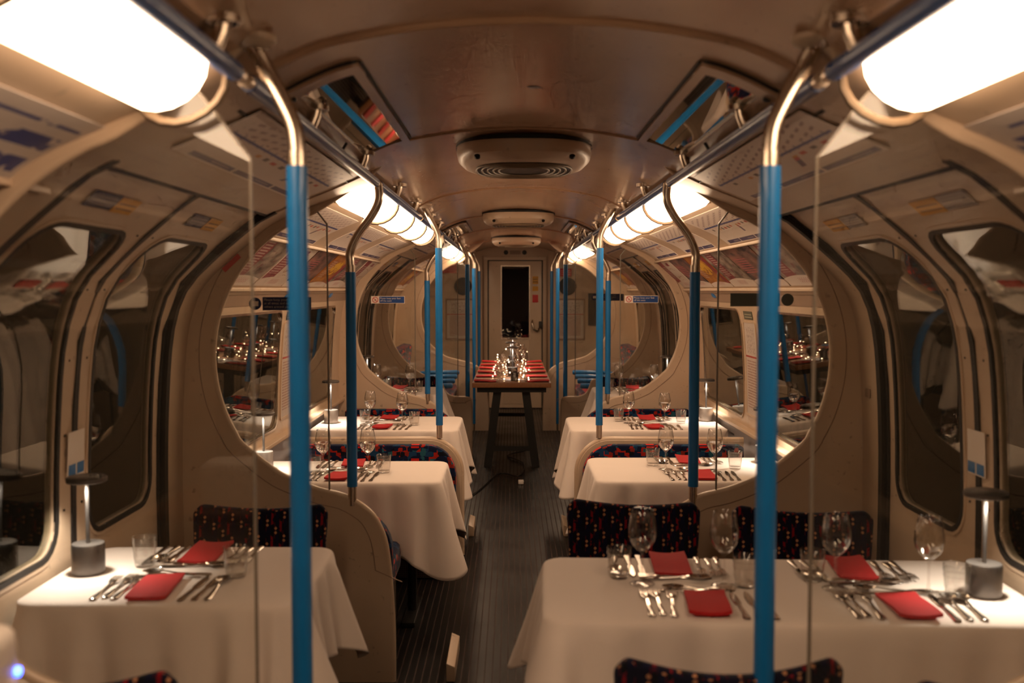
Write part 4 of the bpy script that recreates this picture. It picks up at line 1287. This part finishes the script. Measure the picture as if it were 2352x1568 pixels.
for tk, cxn, cxf in (('T1L', -.835, -.83), ('T1R', .83, .845), ('T2L', -.855, -.86), ('T2R', .845, .86)):
    y0, y1 = TABLES[tk][2], TABLES[tk][3]
    itn = (.115, .235, .19, .225) if tk[2] == 'L' else (.085, .22, .20, .31)
    itf = (.10, .335, .135, .36) if tk[2] == 'L' else (.15, .36, .20, .25)
    setting(tk, cxn, y0, 1, 'near', water=True, items=itn)
    setting(tk, cxf, y1, -1, 'far', water=True, items=itf)
setting('T3L', -.95, 7.63, 1, 'near', items=(.10, .25, .17, .2))
setting('T3L', -.95, 8.22, -1, 'far', items=(.18, .25, .10, .2))
setting('T3R', .93, 7.63, 1, 'near', items=(.16, .28, -.20, .25))
setting('T3R', .95, 8.22, -1, 'far', items=(.14, .25, .2, .2))
for k, (x, y, tk, pale) in enumerate(((-1.240, 2.78, 'T0L', 0), (1.195, 2.575, 'T0R', 0), (-1.235, 4.75, 'T1L', 1), (1.215, 4.93, 'T1R', 1), (-1.215, 6.42, 'T2L', 1), (1.235, 6.52, 'T2R', 1), (-1.2, 7.95, 'T3L', 1), (1.2, 7.95, 'T3R', 1))):
    l = mk_lamp(pale); l.location = (x, y, TABLES[tk][4] + .0045)
    l['label'] = '%s grey cylinder table lamp with disc shade on the %s' % ('pale' if pale else 'dark', TABLES[tk][8]); l['group'] = 'battery table lamps'

# ------------------------------------------------------------------ long wooden table down the aisle
t = thing('long_table', 'long wooden table with dark angled legs at the end of the aisle', 'table', (-.045, 9.9, 0))
b = B(); b.box((0, 0, .735), (.68, 2.76, .045)); b.mk('tabletop', M['wood'], t, bevel=.006)
b = B(); b.box((0, 0, .69), (.60, 2.6, .05)); b.mk('table_apron', M['dark'], t)
for sy in (-1, 1):
    for sx in (-1, 1):
        b = B(); b.tube([(sx * .12, sy * 1.2, .70), (sx * .165, sy * 1.2 + sy * .0, .35), (sx * .21, sy * 1.2, .0)], .05, 4); b.mk('leg', M['dark'], t)
    b = B(); b.box((0, sy * 1.2, .16), (.36, .04, .04)); b.mk('leg_brace', M['dark'], t)
zt = .7585
seat_n = ('nearest', 'second', 'third', 'fourth', 'fifth', 'farthest')
for sx, sn in SIDES:
    for k in range(6):
        y = 8.66 + k * .46
        o = inst(naps[k % 3], -.045 + sx * .325, y - .05, zt, PI / 2 * sx, 'red napkin on the %s side of the long wooden table, %s from the camera' % (sn, seat_n[k]), 'red napkins on the wooden table', 'napkin')
        o.location.x = -.045 + sx * .325; o.scale = (1.25, .95, 1)
        for q, (src, dy, nm, ct) in enumerate(((fork0, .085, 'fork', 'fork'), (knife0, -.085, 'knife', 'knife'))):
            inst(src, -.045 + sx * .32, y + dy, zt, PI / 2 * sx, '%s beside the %s napkin, %s side of wooden table' % (nm, seat_n[k], sn), 'cutlery on the wooden table', ct)
gp = [(-.10, 8.78), (.10, 8.95), (-.12, 9.05), (.06, 9.25), (-.07, 9.42), (.12, 9.5), (-.13, 9.7), (.05, 9.82), (-.05, 10.05), (.12, 10.15), (-.12, 10.3), (.07, 10.5), (-.08, 10.65), (.11, 10.8), (-.1, 11.0), (.05, 11.1)]
for k, (x, y) in enumerate(gp):
    wg = k % 2
    inst(wineE if wg else tumb0, -.045 + x, y, zt, 0, '%s on the wooden table, number %d counting away from the camera' % ('wine glass' if wg else 'clear tumbler', k + 1), 'glasses on the wooden table', 'wine glass' if wg else 'glass')
for k, (y, dx) in enumerate(((9.12, .01), (9.95, -.01), (10.75, .01))):
    l = mk_lamp(0); l.location = (-.045 + dx, y, zt)
    l['label'] = 'dark disc-topped lamp on the wooden table, %s of three' % ('nearest', 'middle', 'farthest')[k]; l['group'] = 'lamps on the wooden table'
t = thing('small_pot', 'small dark steel pot at the near end of the wooden table', 'pot', (-.02, 8.72, zt))
b = B(); b.lathe([(0, .002), (.034, .002), (.036, .07), (.034, .072), (.033, .07), (.031, .01), (0, .008)], 24); b.mk('pot_body', M['tlamp'], t, auto=50)
b = B(); b.lathe([(0, .07), (.02, .085), (.01, .10), (0, .105)], 10); b.mk('pot_filling', M['handmark'], t)
# string lights: wire + each bulb
t = thing('string_lights', 'warm string lights tangled around the glasses on the wooden table', 'string lights', (-.045, 0, zt))
rl = random.Random(3); pts = []
N = 60
for k in range(N):
    y = 8.60 + 2.6 * k / (N - 1)
    pts.append((.15 * math.sin(k * 1.25) + rl.uniform(-.03, .03), y + rl.uniform(-.03, .03), .006 + (0 if k % 4 else rl.uniform(.02, .15))))
cp = catmull(pts, 4)
b = B(); b.tube([(p.x, p.y, max(.003, p.z)) for p in cp], .0014, 5); b.mk('light_wire', M['dark'], t)
for k, p in enumerate(pts):
    b = B(); b.lathe([(0, -.006), (.005, -.002), (.005, .003), (0, .008)], 8, (p[0], p[1], max(.008, p[2]) + .004)); b.mk('light_bulb', M['bulb'], t, smooth=True)
# cables under the table
b = B(); pts = catmull([(-.42, 7.2, .012), (-.30, 7.6, .010), (-.15, 8.3, .010), (.02, 8.2, .012), (.06, 8.8, .012), (-.08, 9.2, .012), (.1, 9.5, .012)], 8)
b.tube([tuple(p) for p in pts], .006, 6); o = b.mk('floor_cable', M['black'], smooth=True); tag(o, 'black cable trailing across the floor under the wooden table', 'cable')
t = thing('cable_plug', 'small pale plug lying on the floor under the wooden table', 'plug', (.03, 7.9, 0))
b = B(); b.box((0, 0, .018), (.045, .05, .032)); b.mk('plug_body', M['white'], t, bevel=.008)
b = B(); b.tube([(0, .02, .02), (.02, .08, .008), (.0, .2, .006)], .004, 6); b.mk('plug_lead', M['black'], t)

# ------------------------------------------------------------------ end wall with door
def end_wall():
    root = D.objects.new('wall_end', None); COL.objects.link(root); struct(root)
    n = 30
    arc = [W(-1, YE, STOT * i / n) for i in range(n)] + [W(1, YE, STOT - STOT * i / n) for i in range(n + 1)]
    # panel with a doorway: two halves + top
    dx0, dx1, dz = -.36, .36, 1.94
    L_ = [p for p in arc if p[0] <= dx0]; R_ = [p for p in arc if p[0] >= dx1]
    def interp(x):
        s = SX(abs(x)); return W(1, YE, s)[2]
    polyL = [(p[0], p[2]) for p in L_] + [(dx0, interp(dx0)), (dx0, 0)]
    polyR = [(dx1, 0), (dx1, interp(dx1))] + [(p[0], p[2]) for p in R_]
    mid = [(p[0], p[2]) for p in arc if dx0 < p[0] < dx1]
    polyT = [(dx0, dz), (dx0, interp(dx0))] + mid + [(dx1, interp(dx1)), (dx1, dz)]
    for nm, pl in (('end_panel', polyL), ('end_panel', polyR), ('end_panel', polyT)):
        b = B(); b.slab(pl, YE, YE + .04); b.mk(nm, M['cream2'], root)
    # raised frame
    for nm, c, d_ in (('frame_post', (-.385, YE - .02, .97), (.05, .04, 1.94)), ('frame_post', (.385, YE - .02, .97), (.05, .04, 1.94)), ('frame_head', (0, YE - .02, 1.965), (.82, .04, .05))):
        b = B(); b.box(c, d_); b.mk(nm, M['cream2'], root, bevel=.006)
    for nm, c, d_ in (('dark_gap', (-.352, YE - .005, .97), (.016, .02, 1.94)), ('dark_gap', (.352, YE - .005, .97), (.016, .02, 1.94)), ('dark_gap', (0, YE - .005, 1.935), (.70, .02, .014))):
        b = B(); b.box(c, d_); b.mk(nm, M['black'], root)
    dr = D.objects.new('door_%d' % (DI + 1), None); COL.objects.link(dr); dr.location = (-.0, YE + .01, 0); struct(dr)
    w0, w1, z0, z1 = -.175, .18, .92, 1.86
    for c, d_ in (((-.26, 0, .97), (.17, .035, 1.92)), ((.262, 0, .97), (.165, .035, 1.92)), ((.0025, 0, (z0 + .02) / 2), (.355, .035, z0)), ((.0025, 0, 1.895), (.355, .035, .07))):
        b = B(); b.box(c, d_); b.mk('door_panel', M['cream'], dr, bevel=.003)
    b = B(); b.box((.0025, .004, (z0 + z1) / 2), (.36, .006, z1 - z0 + .01)); b.mk('door_glass', M['pane'], dr)
    b = B()
    for c, d_ in (((.0025, -.019, z0 - .005), (.385, .008, .014)), ((.0025, -.019, z1 + .005), (.385, .008, .014)), ((w0 - .006, -.019, (z0 + z1) / 2), (.012, .008, z1 - z0)), ((w1 + .006, -.019, (z0 + z1) / 2), (.012, .008, z1 - z0))): b.box(c, d_)
    b.mk('glazing_bead', M['chrome'], dr)
    b = B(); pts = catmull([(.225, -.02, 1.16), (.222, -.06, 1.12), (.245, -.07, 1.04), (.30, -.05, 1.02), (.305, -.02, 1.05)], 6); b.tube([tuple(p) for p in pts], .011, 10); b.mk('door_handle', M['chrome'], dr, auto=60)
    b = B(); b.box((.335, -.04, 1.10), (.05, .04, .09)); b.mk('door_lock', M['dark'], dr, bevel=.006)
    b = B(); b.box((.0, -.02, .36), (.30, .006, .60)); b.mk('kick_panel', M['cream2'], dr, bevel=.002)
end_wall()
# what is behind the end door glass: next car's end, dark
b = B(); b.box((0, 14.2, 1.1), (2.4, .05, 2.6)); o = b.mk('backdrop_wall', M['night']); struct(o)
def plate(name, c, d_, m_, label, cat, grp=None, bev=.001):
    b = B(); b.box((0, 0, 0), d_); o = b.mk(name, m_, uv='box' if False else None, bevel=bev); o.location = c
    uvl = o.data.uv_layers.new(name='UVMap')
    for p in o.data.polygons:
        for li in p.loop_indices:
            v = o.data.vertices[o.data.loops[li].vertex_index].co; uvl.data[li].uv = (v.x / d_[0] + .5, v.z / d_[2] + .5)
    return tag(o, label, cat, grp)
plate('door_sticker', (.262, YE - .012, 1.68), (.075, .003, .10), M['stk_yellow'], 'yellow warning sticker on the end door beside its window, upper', 'sticker')
plate('door_sticker', (.262, YE - .012, 1.57), (.075, .003, .06), M['yellow'], 'plain yellow sticker strip just under the upper warning sticker on the end door', 'sticker')
plate('door_sticker', (.262, YE - .012, 1.44), (.075, .003, .10), M['signred'], 'red sticker on the end door above the handle', 'sticker')
plate('end_sign', (.655, 12.94, 1.78), (.15, .004, .10), M['stk_red'], 'small red sign on the end wall right of the door', 'sign')
plate('end_sign', (-.87, 12.94, 1.84), (.22, .004, .14), M['signred'], 'dark red sign high on the end wall left of the door', 'sign')
for sx, sn in SIDES:
    b = B(); b.lathe([(0, -.01), (.11, -.01), (.115, 0), (.115, .01), (0, .01)], 32); o = b.mk('speaker_grille', M['dark'], auto=50); o.location = (sx * .68, YE - .012, 1.60); o.rotation_euler = (PI / 2, 0, 0)
    tag(o, 'round dark disc on the end wall, %s of the door' % sn, 'vent', 'round end wall discs')
    t = thing('end_poster', 'pale framed poster on the end wall, %s of the door' % sn, 'poster', (0, 0, 0), 0, 'end wall posters')
    o = plate('poster_sheet', (sx * .72, YE - .008, 1.17), (.34, .004, .50), M['poster'], '', 'x'); o.parent = t; del o['label']; del o['category']
    b = B()
    for c, d_ in (((sx * .72, YE - .01, 1.43), (.38, .012, .02)), ((sx * .72, YE - .01, .91), (.38, .012, .02)), ((sx * .72 - .18, YE - .01, 1.17), (.02, .012, .52)), ((sx * .72 + .18, YE - .01, 1.17), (.02, .012, .52))): b.box(c, d_)
    b.mk('poster_frame', M['brownvent'], t)
    t = thing('end_speaker', 'small round fitting above the end door, %s' % sn, 'fitting', (sx * .12, YE - .01, 2.04), 0, 'fittings over the end door')
    b = B(); b.lathe([(0, -.012), (.024, -.010), (.03, 0), (0, .002)], 20); o = b.mk('fitting_disc', M['dark'], t, auto=50); o.rotation_euler = (PI / 2, 0, 0)
t = plate('end_nameplate', (0, YE - .01, 2.04), (.14, .01, .05), M['brownvent'], 'blank rectangular plate over the end door', 'plate')
# extinguisher-red cabinet glimpsed right of the end wall, and dark window opening
b = B(); b.box((0, 0, 0), (.14, .03, .42)); o = b.mk('equipment_cabinet', M['dark'], bevel=.004); o.location = (1.02, YE - .02, 1.3); tag(o, 'dark narrow cabinet on the right of the end wall', 'cabinet')
# back wall behind the camera
n = 30
arc = [W(-1, YB, STOT * i / n) for i in range(n)] + [W(1, YB, STOT - STOT * i / n) for i in range(n + 1)]
b = B(); b.slab([(p[0], p[2]) for p in arc], YB - .04, YB); o = b.mk('wall_back', M['cream2']); struct(o)

# ------------------------------------------------------------------ near-left appliance on a counter
t = thing('side_counter', 'low pale counter with wooden top at the bottom left corner', 'counter', (-.815, 1.20, -.02))
b = B(); b.box((0, 0, .50), (.28, .34, .96)); b.mk('counter_body', M['cream2'], t, bevel=.006)
b = B(); b.box((0, 0, .99), (.33, .37, .022)); b.mk('counter_top', M['wood'], t, bevel=.004)
t = thing('white_appliance', 'white rounded plastic device with a blue light at the left edge', 'device', (-.783, 1.27, .972))
b = B(); b.box((0, 0, .066), (.15, .12, .13)); b.mk('device_body', M['white'], t, bevel=.025)
b = B(); b.lathe([(0, -.002), (.006, -.002), (.006, .002), (0, .003)], 14); o = b.mk('blue_light', M['ledblue'], t); o.location = (.0765, .045, .066); o.rotation_euler = (0, PI / 2, 0)
b = B(); pts = catmull([(.07, .02, .06), (.09, .03, .055), (.105, .03, .03), (.108, .02, .004)], 6); b.tube([tuple(p) for p in pts], .003, 6); b.mk('device_cable', M['white'], t, smooth=True)

# small marks on the second screens
b = B(); b.box((0, 0, 0), (.085, .002, .020)); o = b.mk('red_label', M['signred'], bevel=.0005); o.location = (-1.128, S2 - .016, 1.655); o.rotation_euler = (0, -math.radians(43), 0)
tag(o, 'small slanted red label on the left second screen panel beside the round opening', 'label')
x_, y_, z_ = W(1, 3.79, SZ(1.16), .038)
b = B(); b.box((0, 0, 0), (.002, .05, .035)); o = b.mk('tape_piece', M['brownvent'], bevel=.0005); o.location = (x_, y_, z_); tag(o, 'small brown piece of tape on the pale wall strip right of the right second screen', 'tape')
